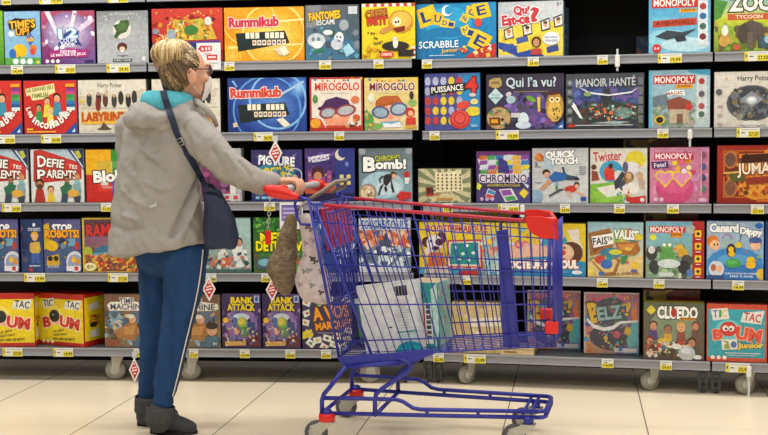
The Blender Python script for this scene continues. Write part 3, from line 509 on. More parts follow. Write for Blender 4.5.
# ---- third shelf
def defie(): return [G(('d0d4d4', 'd8dcdc', 'd4d6d2', 'd0d2ce'), 0, 0, 1, 1), G(('a8bcc8', '98b4c8', 'b8c8cc', 'c4d0d0'), .14, 0, .95, .3), P('b4322c', .06, .02, .2, .0, .96, .26, .96, .56, .12, .64, .04, .6), P('c43830', .14, .04, .22, .03, .94, .28, .92, .52, .16, .6), P('26345e', .7, 0, 1, 0, 1, .4), P('c8d0d8', .76, .02, .8, .02, .99, .32, .99, .36), P('b8b83a', .84, .04, .92, .02, .97, .14, .9, .18), T('f0ece4', 'D', .21, .22, .15, .2, -2, '2a1c1a', .03), T('f0ece4', 'EFIE', .47, .26, .32, .15, 6, '2a1c1a', .03), T('f0ece4', 'TES', .8, .33, .16, .07, 10, None, .02), T('f0ece4', 'P', .2, .48, .14, .19, -2, '2a1c1a', .03), T('f0ece4', 'ARENTS', .58, .47, .56, .15, 3, '2a1c1a', .03), F(.16, .75, .12, 'b87858', '3a2018', 'a83428'), F(.37, .82, .085, 'd8a070', '3a2a1c', 'd8b83a'), P('2e6a4e', .55, .72, .68, .64, .78, .68, .72, .84, .58, .85), F(.68, .62, .075, 'a06848', '2a1a14', '2e6a4e'), P('3a4a5a', .58, .84, .7, .84, .68, 1, .56, 1), F(.88, .58, .08, 'c89870', 'b06a3a', '7ab0b8'), P('7a9aa4', .8, .66, .94, .64, .94, .88, .8, .88), P('3a4450', .8, .88, .94, .88, .92, 1, .82, 1), E('d0a040', .8, .83, .11, .07), E('5a3428', .16, .7, .06, .05)]
B('the family challenge box at the picture edge', 'white family challenge box with red title, cut off by the left picture edge', L_, 3, -27, 28.5, 149, 'd0d4d4', defie(), '5a5c60')
B('the whole family challenge box', 'white family challenge box with red title in full view, left of the four colour box', L_, 3, 30.5, 84, 149, 'd0d4d4', defie(), '6a6c70')
B('the four colour square box', 'game box with big yellow green and red squares, half behind the woman\'s jacket', L_, 3, 85.5, 139, 149, 'c0302a', [R('e0a820', 0, 0, .48, .48), R('3a8a34', .48, 0, 1, .48), R('bc2824', 0, .48, .5, 1), R('2a4a9a', .5, .48, 1, 1), R('d8c060', .22, .22, .76, .8), R('c8a838', .22, .22, .48, .48), R('cc3a2c', .22, .48, .5, .8), R('5a9a4a', .5, .22, .76, .48), R('3a5ab0', .5, .5, .78, .8), T('f2f0ec', 'Blokus', .56, .5, .82, .2, -3, '1a1a1e', .05), R('c8c4bc', .28, .62, .42, .68), R('c88a80', .3, .7, .5, .74)], '4a1412')
B('the purple and white dice box', 'purple game box with white side and little dice pictures, behind the woman\'s elbow', L_, 3, 186, 241, 148.5, '6a3a62', [G(('7a4a76', '6e3c66', '5a2c52', '6a2a4a'), 0, 0, 1, 1), S(81, 18, ['8a5a86', '4a2444', 'a04a6a'], 0, .3, .8, .9, .04, .1), R('d8d4d4', .8, 0, .92, 1), R('b0acb0', .9, 0, 1, 1), P('c8c8cc', .6, .86, .98, .86, .98, .98, .6, .98), R('c83a3a', .86, .89, .94, .96), R('b04a4a', .7, .89, .78, .96)], 'c8c6ca')
B('the midnight blue sea picture box', 'midnight blue game box with yellow and turquoise lettering, above the red trolley handle', L_, 3, 251, 302.5, 149.5, '35356e', [G(('3a3460', '3e3a78', '2a2c6a', '28386e'), 0, 0, 1, 1), E('2a8aa8', .45, .5, .42, .24), E('48b0b8', .45, .48, .28, .15), E('38307a', .5, .82, .5, .2), P('d8d4e0', .08, .12, .4, .2, .38, .24), P('d0d0dc', .92, .06, .62, .24, .64, .27), T('eef0f4', 'PICTURE', .5, .21, .7, .17, 4, '3a2a5a', .05), T('f0d028', 'SICILY', .5, .4, .52, .13, -8, '2a5a6a', .04), E('d8d43a', .7, .5, .09, .07), E('3a9a8a', .2, .58, .14, .07), S(83, 50, ['54c0c0', '2a6a9a', '7a5ab0', 'd8c03a'], .05, .36, .95, .7, .02, .06), O('c8c4d8', .86, .5, .15, .15), E('c89a7a', .86, .56, .06, .08), R('3a9ac0', .08, .9, .16, .96), R('3a9ac0', .2, .9, .28, .96), R('3a9ac0', .32, .9, .4, .96), T('c8dcf0', '8+ 30 MIN', .25, .93, .34, .04)], '14121e')
B('the purple moonlit town box', 'dark purple game box with a crescent moon and lit windows, above the trolley handle', L_, 3, 304.5, 355, 148, '3b3370', [G(('4a3474', '403478', '30306e', '3e2a62'), 0, 0, 1, 1), R('2f3880', .62, 0, 1, 1), S(85, 20, ['5a4490', '2a2454', '6a509a'], 0, .1, .6, .6, .03, .07), P('c8c4dc', .1, .16, .5, .1, .52, .13, .1, .2), T('eceaf2', 'INSIDERS', .28, .18, .42, .1, -8, None, .02), P('c8c4dc', .14, .25, .44, .2, .45, .22, .14, .27), E('d8d4c0', .72, .12, .11, .11), E('2f3880', .77, .08, .1, .1), [R('8a4a8a', .05 + .13 * i, .42 + .05 * (i % 3), .15 + .13 * i, .66) for i in range(4)], [R('d0a050', .08 + .08 * i, .48 + .04 * (i % 2), .11 + .08 * i, .52 + .04 * (i % 2)) for i in range(6)], E('4a2430', .26, .46, .13, .12), E('c88a6a', .26, .52, .08, .08), P('7a3050', .1, .75, .2, .6, .34, .6, .44, .75), P('b8503a', 0, .72, .62, .66, .62, .82, 0, .9), P('d89a50', .4, .68, .62, .62, .62, .72), [R('d8c878', .7 + .14 * (i % 2), .5 + .12 * (i // 2), .78 + .14 * (i % 2), .57 + .12 * (i // 2)) for i in range(4)], E('6a7ac8', .85, .3, .04, .05), R('241c44', 0, .86, 1, 1)], '120f1c')
B('the grey running spy box', 'grey blue game box with a running man in black and bold white title', L_, 3, 358.5, 412.5, 148, '7e949e', [G(('5c666c', '66747c', '8aa8b4', '7a96a4'), 0, 0, 1, 1), E('a4c4d0', .45, .7, .4, .26), E('c0d8e0', .55, .76, .24, .14), E('9aa0a4', .06, .05, .07, .06), E('9aa0a4', .94, .05, .07, .06), T('b8bc3a', 'CHRONO', .54, .18, .48, .1, -3, '2a2a1e', .04), T('f2f2ee', 'B', .2, .3, .2, .25, 0, '26282c', .05), T('f2f2ee', 'omb!', .6, .3, .56, .17, 0, '26282c', .05), P('2e2c2e', .46, .52, .56, .48, .64, .53, .6, .62, .52, .72, .46, .68), P('2e2c2e', .46, .54, .4, .6, .42, .66, .39, .66, .37, .59, .44, .51), P('2e2c2e', .6, .56, .64, .7, .67, .84, .63, .85, .6, .74), P('2e2c2e', .48, .66, .42, .78, .38, .9, .35, .89, .4, .72), P('2e2c2e', .5, .7, .54, .8, .5, .84, .47, .76), E('5a3a28', .65, .49, .06, .05), E('d8a888', .66, .53, .04, .045), E('b8342e', .9, .5, .06, .06), P('e0dcdc', .86, .56, .96, .56, .93, .68, .87, .68), E('9a8a72', .16, .84, .17, .17), E('d8c4a0', .16, .84, .13, .13), S(87, 14, ['8a6a4a', 'e8e0d0', 'b89870'], .06, .74, .26, .94, .02, .04), P('c42c2c', .7, .92, .78, .82, .98, .84, .98, .96, .76, 1), R('7a868c', 0, .97, .7, 1)], '2a3236')
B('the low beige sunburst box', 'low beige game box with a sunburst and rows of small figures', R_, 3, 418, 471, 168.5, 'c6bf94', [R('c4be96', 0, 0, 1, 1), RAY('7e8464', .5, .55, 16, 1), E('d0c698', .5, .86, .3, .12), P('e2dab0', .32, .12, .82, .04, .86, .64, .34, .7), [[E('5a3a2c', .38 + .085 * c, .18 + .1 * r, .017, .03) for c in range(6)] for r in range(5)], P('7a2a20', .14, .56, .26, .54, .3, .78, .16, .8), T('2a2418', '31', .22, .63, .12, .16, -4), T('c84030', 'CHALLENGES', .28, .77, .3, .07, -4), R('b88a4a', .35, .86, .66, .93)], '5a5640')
B('the purple domino box', 'purple game box with coloured square tiles and dark title, on the third shelf', R_, 3, 476, 530.5, 151, '53467c', [G(('5a3a70', '5a4684', '4a4a84', '4a3a74'), 0, 0, 1, 1), R('6a3268', 0, 0, 1, .05), P('d4d0d8', .02, .14, .62, .06, .96, .1, .98, .5, .7, .52, .5, .42, .1, .4), [[P(['c86a3a', 'd8a83a', '4a9a5a', '8a4a9a', '3a7ab8', 'd8d03a', 'c8d0d8'][(r * 3 + c * 2 + r * c) % 7], .06 + .155 * c + .01 * r, .08 + .095 * r, .2 + .155 * c + .01 * r, .075 + .095 * r, .2 + .155 * c, .155 + .095 * r, .05 + .155 * c, .165 + .095 * r) for c in range(6)] for r in range(4)], P('3a3a80', .42, .1, .58, .2, .62, .42, .4, .42), P('d8c8d8', .04, .44, .96, .44, .94, .6, .06, .6), T('33284a', 'CHROMINO', .5, .525, .88, .15, 0, 'e4dcec', .02), P('3a3054', .1, .62, .92, .62, .86, .7, .14, .7), T('c8b84a', 'LES DOMINOS EN COULEUR', .51, .66, .62, .045), P('d8d4c8', .22, .72, .36, .78, .3, .96, .16, .88), P('3a8ac0', .23, .74, .35, .79, .33, .86, .2, .8), P('c84a3a', .2, .82, .33, .87, .3, .94, .17, .88), P('d8d4dc', .42, .74, .66, .72, .78, .94, .54, .99), P('8a4a9a', .45, .76, .63, .745, .68, .84, .5, .87), P('4aa05a', .52, .89, .7, .86, .75, .94, .57, .97), P('e0c83a', .8, .82, .88, .72, .98, .8, .9, .92), P('d0d83a', .02, .6, .1, .66, .06, .76, 0, .72), P('c8d4e4', .86, .6, .98, .66, .96, .72), badge('c8a8c8', 'c8a8c8', 'c8a8c8')], '2a1a34')
B('the white stretching players box', 'white game box with a boy in blue and a child in red stretching', R_, 3, 532, 588.5, 148, 'c0c4c8', [G(('b0b2b4', 'b8bcbe', 'ccd0d2', 'c4c8cc'), 0, 0, 1, 1), E('c8783a', .12, .16, .08, .08), S(91, 12, ['d8a04a', 'a85a2a'], .05, .09, .2, .24, .01, .03), E('a8bcc8', .3, .28, .12, .1), T('f2f2f0', 'QUICK', .5, .12, .52, .14, -2, '3a3e44', .06), T('f2f2f0', 'TOUCH', .57, .23, .48, .11, -2, '3a3e44', .06), T('3a4048', '2', .07, .28, .05, .06), R('6a7076', .04, .33, .16, .345), [R('8a9096', .84, .33 + .035 * i, .96, .345 + .035 * i) for i in range(5)], P('2a66a8', .3, .52, .4, .42, .62, .46, .66, .56, .5, .6, .34, .62), P('3a4a5a', .62, .48, .82, .52, .8, .58, .6, .58), P('3a4048', .56, .46, .53, .34, .57, .34, .6, .47), E('3a2a20', .25, .44, .07, .06), E('d8a888', .26, .48, .05, .05), P('c8906a', .3, .56, .36, .6, .2, .76, .15, .78, .14, .74), E('2a2a2a', .8, .56, .05, .025), T('3a4048', '4 jeux', .11, .63, .12, .04), E('c83a30', .7, .74, .1, .06, -10), E('4a2a1c', .8, .66, .05, .045), E('d8a888', .8, .69, .035, .04), P('c0392e', .6, .7, .8, .72, .76, .8, .58, .78), P('4a4a54', .6, .74, .4, .84, .3, .9, .3, .86, .5, .74), P('d8a888', .8, .76, .96, .86, .94, .89, .78, .8), P('d8a888', .68, .78, .7, .9, .67, .9, .64, .79), E('7aa0a8', .44, .66, .03, .04), R('4a7a5a', .42, .69, .46, .76), E('8aa8c0', .06, .88, .13, .12), R('2a4aa0', .87, .89, .97, .96)], '8a9094')
B('the party mat game box', 'white and green game box with a spinner mat and people playing, third shelf', R_, 3, 590, 647.5, 148, 'd8d8cc', [G(('d0ccc0', 'd4d4cc', 'c8ccc4', 'd0d0c4'), 0, 0, 1, 1), T('b8303a', 'Twister', .3, .14, .5, .17, -4, None, .02), E('3a9ac4', .37, .42, .21, .2), E('cfd4d0', .5, .5, .1, .1), E('d8c83a', .8, .2, .18, .16), E('5a3a2a', .06, .34, .05, .05), P('8a4a3a', .02, .4, .12, .42, .16, .58, .02, .6), E('c8503a', .33, .44, .1, .12), E('4a2a20', .36, .32, .04, .05), P('c83a34', .27, .38, .4, .4, .44, .58, .26, .58), P('7ab03a', 0, .66, .5, .6, .6, 1, 0, 1), P('8cc04a', .05, .8, .5, .7, .56, .98, .1, 1), P('dcdcd4', .1, .72, .42, .66, .66, .82, .3, .9), P('3a3e48', .42, .62, .56, .42, .62, .46, .5, .72, .44, .76), P('44485a', .5, .7, .62, .5, .66, .56, .56, .78), E('d8d4dc', .72, .36, .15, .12), E('5a5a7a', .62, .34, .05, .1), E('7a5a3a', .68, .54, .09, .12), E('9a8050', .7, .62, .07, .1), E('c89a7a', .68, .5, .05, .06), P('e0dcd8', .56, .7, .78, .58, .9, .7, .82, .84, .62, .84), E('c8a080', .88, .5, .06, .07), P('b8a090', .84, .56, .96, .56, .96, .74, .86, .72), P('c42c30', .68, .9, .98, .86, .98, 1, .7, 1), P('c42c30', .62, .84, .7, .88, .72, .98, .64, .96), E('d8d8d8', .92, .94, .04, .04), S(93, 14, ['3a9ac4', 'd8c83a', 'c83a34', '6aa83a'], .45, .76, .7, .96, .012, .025)], '9a988c')
B('the pink property game box', 'pink game box with yellow heart shaped glasses, on the third shelf', R_, 3, 649.5, 709.5, 147, 'c4789a', [G(('d08aa8', 'c47a9c', 'b8688c', 'c87a98'), 0, 0, 1, 1), S(95, 20, ['d894b0', 'b0608a', 'c886b4'], 0, 0, 1, 1, .04, .1), R('b8304a', .07, .09, .74, .22), T('f6eef0', 'MONOPOLY', .405, .155, .62, .1), R('dc9a20', .45, .22, .7, .28), T('7a2a14', 'JUNIOR', .57, .25, .2, .045), P('42305a', .02, .26, .3, .24, .32, .36, .04, .38), T('e8d8f0', 'Fete!', .17, .31, .2, .08, -6), E('c44878', .42, .72, .32, .3), E('d05a88', .42, .64, .28, .18), [[E('e8c83a', cx - .075, .5, .1, .09), E('e8c83a', cx + .075, .5, .1, .09), P('e8c83a', cx - .17, .52, cx + .17, .52, cx, .72), E('d88ab0', cx - .07, .51, .075, .065), E('d88ab0', cx + .07, .51, .075, .065), P('d88ab0', cx - .13, .53, cx + .13, .53, cx, .67)] for cx in (.26, .54)], [E(c, x, y, .045, .045) for c, x, y in (('e8c83a', .42, .28), ('d85a8a', .54, .26), ('f0e0a0', .66, .36), ('e8a83a', .48, .37), ('e8d8f0', .58, .42), ('c83a6a', .74, .44))], [E(c, .9, y, .055, .06) for c, y in (('8a4a6a', .14), ('4a5a8a', .34), ('3a4a6a', .54), ('5a7a6a', .74))], R('d8a8bc', .86, .06, .88, .86), badge('e0c0d0', 'e0c0d0'), E('d8a8c0', .9, .94, .08, .04)], '6a3a50')
B('the orange jungle box', 'red and orange jungle game box with carved frame, right end of the third shelf', R_, 3, 717, 790, 145, '9a2a1a', [G(('a82e1e', 'a02818', '90241a', '8a2018'), 0, 0, 1, 1), R('c46a24', .08, .08, 1, .9), R('7a2c1a', .1, .1, .98, .88), P('d87a2a', .3, .14, .96, .12, .96, .86, .3, .86), E('d89030', .62, .75, .3, .2), S(97, 120, ['b8581e', 'e0a040', '8a3a1a', 'd88a30', '5a3a1a'], .12, .12, .96, .86, .02, .06), P('3a1a10', .34, .16, .92, .12, .92, .26, .34, .3), E('b06a3a', .18, .24, .1, .16), E('6a4a3a', .18, .24, .075, .12), E('b06a3a', .18, .74, .1, .16), E('7a4a3a', .18, .74, .075, .12), P('5a5a2a', .16, .5, .34, .42, .4, .6, .2, .64), P('8a3020', .4, .56, .94, .5, .94, .62, .4, .68), T('f0dcc0', 'JUMANJI', .62, .42, .68, .24, -2, '4a1a10', .03), P('e0b060', .08, .46, .3, .44, .3, .47, .08, .49), R('c8641e', .55, .92, .98, .97)], '5a1410', th=.09)
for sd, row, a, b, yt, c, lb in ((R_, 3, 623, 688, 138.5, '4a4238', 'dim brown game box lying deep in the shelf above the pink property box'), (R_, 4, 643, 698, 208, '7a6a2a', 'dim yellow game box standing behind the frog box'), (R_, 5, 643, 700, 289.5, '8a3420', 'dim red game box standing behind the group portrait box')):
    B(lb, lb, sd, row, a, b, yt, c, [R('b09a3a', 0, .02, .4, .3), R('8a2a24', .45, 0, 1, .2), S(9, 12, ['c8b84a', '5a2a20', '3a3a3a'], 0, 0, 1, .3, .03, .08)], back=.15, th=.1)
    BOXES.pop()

# ---- fourth shelf
def robots(): return [G(('3a3a6a', '5a5a8a', '3a4a7a', '4a5a8c'), 0, 0, 1, 1), P('c8a01e', 0, .1, .14, .06, .24, .5, 0, .58), T('eceef0', 'STOP', .5, .16, .52, .13, 0, '2a3a6a', .05), T('eca020', 'ROBOTS!', .5, .27, .9, .14, 0, '4a2a14', .05), R('6a9ab4', .66, .36, .86, .5), P('3a5a7a', .5, .5, .66, .42, .66, .75, .44, .75), E('2a3444', .5, .42, .1, .06), E('6a8a9a', .52, .5, .07, .06), E('b83a30', .9, .5, .07, .08), S(101, 22, ['2a2a34', '6a7a9a', 'c89a2a', '4a5a8a'], .02, .36, .98, .8, .02, .05), E('d8b020', .22, .5, .17, .1), P('c8a020', .08, .7, .4, .66, .42, .86, .06, .88), E('2a2620', .16, .74, .07, .05), E('2a2620', .32, .74, .07, .05), E('d0d4dc', .84, .8, .24, .2), E('8a9ab8', .84, .82, .2, .16), E('e0b02a', .8, .76, .06, .06), E('c88a2a', .92, .8, .06, .06), R('dce0e4', .6, .88, .98, .98), R('c83a3a', .82, .89, .92, .97), T('c8d0dc', 'JEU DE CARTES', .24, .9, .3, .06)]
B('the robot box at the picture edge', 'dark blue robot game box cut off by the left picture edge', L_, 4, -18, 18.5, 219, '3a4a7a', robots(), '20264a')
B('the narrow robot box end', 'narrow dark blue box end with a yellow capped cartoon builder', L_, 4, 20.5, 43, 219, '22345e', [G(('1c2c54', '243a68', '2a4a7a', '22386a'), 0, 0, 1, 1), S(103, 8, ['6a3a4a', '4a4a6a', '1a2444'], 0, .1, .2, 1, .08, .16), E('d8dce8', .62, .1, .07, .035), T('d8dce8', 'STOP ROBOTS', .62, .19, .56, .06), E('c8a02a', .64, .3, .18, .075), E('d8a878', .64, .34, .14, .07), P('b8962a', .4, .46, .86, .44, .92, .6, .4, .62), P('c8a84a', .44, .44, .86, .42, .84, .66, .48, .66), P('3a5aa0', .48, .64, .84, .64, .86, .82, .7, .84, .66, .72, .6, .84, .46, .82), R('c8d4dc', .36, .87, .86, .89), P('b8342e', .3, .96, .44, .9, .56, .96, .44, 1)], '1a2444')
B('the whole robot box', 'dark blue robot game box in full view, left of the red fruit pile box', L_, 4, 43.5, 81, 219, '3a4a7a', robots(), '20264a')
B('the red fruit pile box', 'red and yellow game box with a jungle stream and fruit, below the jacket hem', L_, 4, 82, 144, 217.5, '9a3a3a', [R('c8b040', 0, 0, 1, 1), G(('5a3a44', '6a3a44', '7a4a5a', '6a3a4a'), .03, .025, .98, .98), T('c8302e', 'RAMPAGE', .5, .22, .86, .22, -2, '3a1418', .04), G(('7a4a70', '9a6a80', '9a7a6a', '7a5a5a'), .03, .34, .98, .56), P('3a6a8a', .2, .56, .5, .46, .56, .6, .4, .72, .16, .7), P('6aa0b0', .14, .66, .44, .62, .4, .74, .1, .76), E('a0b03a', .08, .62, .08, .09), S(105, 180, ['c8502a', 'd88a2a', 'd8b040', '9a3a24', 'e0a84a', '6a7a2e', '8a5a3a', 'c83a30'], .04, .66, .97, .97, .015, .045), E('e0d8a0', .12, .9, .1, .08), T('6a4a1a', '8+', .12, .9, .1, .07)], '8a7a34')
B('the teal little doctors box', 'pale teal game box with two children in white coats, behind the navy shoulder bag', L_, 4, 197, 251, 217.5, '8ab0ac', [G(('6a9a94', '9ab8b4', 'a8b8b0', '8a9a94'), 0, 0, 1, 1), T('c8584a', '112', .44, .16, .44, .2, -3, 'd8b8b0', .04), T('e8ecec', 'DR', .3, .34, .3, .12), R('a0c0bc', .7, 0, 1, .45), F(.78, .52, .1, 'd0987a', '3a2a22', 'dfe4e4'), P('e0e4e2', .66, .58, .92, .58, .97, .9, .6, .92), F(.48, .58, .075, 'd8a888', '5a3a2a', 'e0e4e0'), P('dce0de', .4, .62, .56, .62, .6, .86, .36, .86), E('c8603a', .44, .82, .2, .1), E('e08a5a', .42, .8, .12, .05), S(107, 60, ['7a9a94', 'c8d4d0', '5a7a78', 'b8786a', '3a4a54'], .02, .66, .98, .97, .02, .06), R('4a6a64', .0, .94, 1, 1)], '3a4a48')
B('the green detective box', 'green grass game box with bulky yellow lettering, behind the hanging coin chain', L_, 4, 253, 310, 217, '3f7a3a', [G(('2a5a34', '3a7a44', '5a9a3a', '4a7a34'), 0, 0, 1, 1), S(109, 110, ['3a8a3a', '5aa83a', '2a5a2e', '7ab84a'], 0, 0, 1, .55, .02, .06), E('2a6aa8', .66, .15, .17, .11), E('a8c8dc', .63, .14, .09, .06), E('1c3a6a', .72, .15, .05, .05), T('f0e420', 'MESSY', .46, .36, .66, .17, -2, '2a3a1a', .05), T('f0e420', 'DETECTIVE', .5, .52, .9, .17, 0, '2a3a1a', .05), P('c85a30', .4, .62, .66, .6, .64, .72, .42, .72), S(110, 22, ['c8503a', '3a4a54', '6a5a4a', '9ab0b0', 'c89a3a'], .02, .66, .98, .98, .03, .08), E('4a5a60', .2, .84, .18, .12), E('7ab0c0', .2, .82, .12, .07), E('2a4a7a', .3, .92, .1, .06)], '1c3a1c')
B('the deep blue bubble box', 'deep blue game box behind the trolley child seat, on the fourth shelf', L_, 4, 312, 357, 218.5, '24508c', [G(('2a6aa0', '2a5a98', '1c3a7a', '1c4a8a'), 0, 0, 1, 1), E('d8889a', .86, .14, .12, .1), S(113, 22, ['3a9ac8', '7ac0dc', '1a3a6a', 'd8e8f0'], .1, .1, .95, .9, .03, .09), P('c8d8e8', .6, .5, .96, .46, .9, .7, .66, .74)], '10204a')
B('the white sea battle box', 'white topped game box with a warship in explosions, behind the trolley basket', L_, 4, 358.5, 411, 217.5, '8a9098', [G(('d4d8dc', 'd8dcde', 'c8a890', 'b89a88'), 0, 0, 1, .5), G(('7a8a9a', '6a7e90', '7a90a0', '5a7084'), 0, .45, 1, 1), P('d8784a', 0, .26, .4, .2, .36, .5, 0, .52), P('c8603a', .66, .26, 1, .22, 1, .56, .7, .5), S(115, 60, ['e0a070', 'c85a34', 'e8c8a8', '5a5a5e', '8a5a44'], 0, .24, 1, .54, .03, .08), P('3a424c', .46, .5, .5, .28, .54, .28, .6, .5, .74, .54, .62, .8, .4, .8, .32, .54), R('4a545e', .4, .4, .62, .5), S(116, 60, ['9ab0bc', 'c8d4da', '4a6478', 'dfe6e8'], 0, .56, 1, .97, .03, .09), T('2a62a0', 'TOUCHE', .27, .12, .46, .16, 0, 'dfe4e8', .03), T('2a62a0', 'COULE', .74, .12, .44, .16, 0, 'dfe4e8', .03), R('c8ccd0', 0, .9, 1, 1)], '3a4450')
B('the yellow crate strip', 'plain yellow game box standing behind the billiard dog box', R_, 4, 430, 512, 211, 'd8c01e', [R('e0c820', 0, 0, 1, 1), R('c8ac18', 0, .1, 1, .13)], back=.12)
BOXES.pop()
B('the yellow billiard dog box', 'yellow game box with a brown and white dog beside a billiard table', R_, 4, 419, 499.5, 222, 'd8bc1e', [G(('e0c420', 'dcc020', '3a8ab0', 'd0b41c'), 0, 0, 1, 1), P('3a92b8', 0, .88, .4, .8, .7, 1, 0, 1), P('a8c8d0', .8, .3, 1, .2, 1, 1, .84, 1), T('b02c34', 'BOOSTER', .3, .12, .42, .13, 0, 'e8d0a0', .03), T('b02c34', 'MABOULE', .68, .12, .36, .13, 0, 'e8d0a0', .03), P('b83a30', .36, .34, .78, .32, .8, .88, .34, .88), P('d8c8b0', .375, .37, .765, .35, .77, .84, .36, .84), P('28867e', .4, .4, .74, .38, .75, .8, .385, .8), [E('dfe8e4', x, y, .022, .03) for x, y in ((.46, .48), (.6, .44), (.68, .58), (.5, .7), (.62, .72), (.55, .6))], E('5a2a20', .1, .38, .07, .1), E('5a2a20', .28, .3, .06, .12), E('e0d8d0', .19, .4, .1, .16), E('5a2a20', .25, .38, .05, .07), E('3a1a14', .2, .5, .045, .045), E('222', .15, .36, .018, .03), E('222', .23, .36, .018, .03), E('d8d0c8', .12, .56, .05, .07), P('c06030', .12, .58, .3, .58, .34, .88, .1, .88), P('c8b8a0', .08, .86, .36, .84, .4, .98, .06, .98), R('b83a30', .36, .86, .78, .9), T('f0e8d8', 'LE BILLARD', .57, .88, .34, .035), P('b82c2c', .5, .93, .72, .92, .74, 1, .48, 1), E('d8a080', .92, .56, .05, .1), E('e0c040', .88, .36, .06, .06), S(121, 20, ['8ac0c8', 'd8d8b0', '5a9ab0', 'c87a5a'], .8, .3, .98, .98, .02, .04)], '7a6a14')
B('the silly patient box', 'yellow and blue game box with a round nosed patient, behind the trolley front', R_, 4, 502, 586, 223, 'd4bc2a', [G(('d8c030', 'd8bc28', 'dcc83a', 'd4b82a'), 0, 0, 1, .62), P('2a86b8', 0, .7, .5, .62, 1, .72, 1, 1, 0, 1), E('d8a088', .4, .52, .16, .1), S(123, 22, ['8ac0c4', 'd890a0', 'e0d060', 'c8dce0', 'd87a5a'], .02, .12, .6, .62, .02, .06), E('d8a890', .3, .5, .28, .11), P('dcb098', .02, .46, .5, .42, .6, .62, .06, .66), E('4aa8c0', .62, .2, .12, .13), E('8ac8d0', .64, .12, .08, .07), P('3a98b4', .5, .26, .76, .24, .8, .4, .46, .42), E('d8b49c', .7, .24, .05, .06), P('d8d0c0', .78, .12, .92, .1, .94, .36, .86, .4), E('dccaa8', .86, .5, .12, .2), E('5a3a28', .83, .55, .14, .21), E('dcb498', .74, .55, .125, .17), E('c8342c', .72, .55, .045, .055), E('222', .66, .47, .015, .02), E('222', .75, .46, .015, .02), P('7a2a24', .64, .65, .78, .66, .72, .7), O('d84a8a', .2, .4, .05, .4), T('f0ece4', 'DOCTEUR MABOUL', .46, .78, .9, .14, -1, 'c03a34', .07), R('4a98c8', .05, .9, .8, .93), E('d8e4ec', .9, .92, .06, .04)], '6a5e1a')
B('the suitcase packing box', 'cream blue game box with an open suitcase of clothes, on the fourth shelf', R_, 4, 587.5, 643.5, 222, 'd0bc84', [G(('8ab4c4', '9ac4d0', 'd8c48a', 'c8a868'), 0, 0, 1, 1), P('d8c088', .0, .74, .5, .66, 1, .6, 1, 1, 0, 1), P('9a6a34', .0, .2, .4, .1, .5, .34, .42, .52, .04, .62), P('7a4e26', .04, .26, .38, .17, .45, .34, .1, .56), P('eceae4', .06, .26, .46, .19, .48, .38, .1, .47), T('3a3a4a', 'FAIS', .22, .34, .26, .13, -6, None, .025), T('3a3a4a', 'TA', .4, .29, .1, .07, -6), [P(c, x - .06, .12 + y, x + .05, .1 + y, x + .06, .32 + y, x - .05, .33 + y) for c, x, y in (('8ab04a', .52, .06), ('d0c83a', .64, .02), ('c85a3a', .73, 0), ('3a8ab0', .82, .04))], T('f2f0ea', 'VALISE', .7, .22, .44, .16, 4, '3a6a4a', .05), P('a86a30', .5, .36, .9, .34, .96, .5, .86, .6, .56, .58), P('c88a44', .54, .4, .86, .38, .84, .46, .6, .5), E('d8b84a', .74, .48, .07, .03), E('3a7a9a', .42, .56, .2, .1), E('c8c83a', .5, .54, .12, .05), P('9a6a3a', .02, .66, .4, .58, .6, .68, .5, .96, .3, .98), P('d8b878', .06, .68, .38, .62, .54, .7, .46, .9, .3, .92), E('c04a3a', .22, .68, .1, .08), E('3a6ab0', .34, .76, .11, .09), E('2a8a9a', .4, .64, .07, .06), P('3a8a4a', .6, .62, .74, .58, .7, .74, .6, .76), E('e0b83a', .86, .78, .07, .07), E('5a5a9a', .84, .88, .06, .03), E('c85a4a', .72, .72, .03, .03), E('d8c03a', .92, .26, .08, .06), R('3a6ab0', .2, .9, .3, .97), P('e0c860', 0, .84, .1, .82, .12, .98, 0, 1), T('8a5a2a', 'POUR APPRENDRE', .68, .93, .5, .045, -3)], '7a8a88')
B('the frog property game box', 'pale blue game box with a green frog and red token strip', R_, 4, 645.5, 704.5, 221, '8ab0bc', [G(('7ab8d0', '6aaccc', '9ab48a', '8aa884'), 0, 0, 1, 1), R('b82c2c', .8, 0, 1, 1), R('c4342e', .05, .08, .68, .2), T('f4f2ee', 'MONOPOLY', .365, .14, .58, .1), R('dc8a20', .42, .19, .62, .28), T('6a2414', 'JUNIOR', .52, .235, .18, .05), E('a8b4a8', .78, .14, .08, .08), E('d8d83a', .12, .28, .06, .055), S(127, 80, ['7a9a6a', '5a7a54', '9ab89a', 'c8d4c0', '4a5a4a', 'a8c49a'], .02, .46, .78, .97, .03, .08), E('3a3a3c', .1, .56, .1, .13), E('d8d8d4', .1, .5, .06, .07), E('3a3a3c', .14, .8, .09, .12), E('6aa85a', .36, .46, .1, .09), E('5a9a50', .37, .6, .13, .14), P('5a9a50', .24, .62, .2, .76, .26, .78, .3, .66), P('6aa85a', .5, .62, .54, .74, .48, .78, .44, .68), E('f0f0e8', .32, .41, .03, .03), E('f0f0e8', .41, .41, .03, .03), E('d8b040', .58, .46, .07, .07), E('c89a34', .64, .55, .1, .08), E('e08a30', .5, .49, .03, .025), E('4a4a4a', .7, .68, .09, .1), E('2e2e30', .66, .8, .11, .12), E('4a7ab0', .76, .9, .06, .07), E('c8d4d4', .4, .74, .2, .08), [[R('b82020', .83, .12 + .22 * i, .97, .3 + .22 * i), R('e8c030', .845, .15 + .22 * i, .955, .27 + .22 * i), E('4a3a20', .9, .21 + .22 * i, .03, .03), R('f0e0e0', .86, .3 + .22 * i, .94, .315 + .22 * i)] for i in range(4)], R('c8d0cc', .22, .9, .48, .97)], '8a2222')
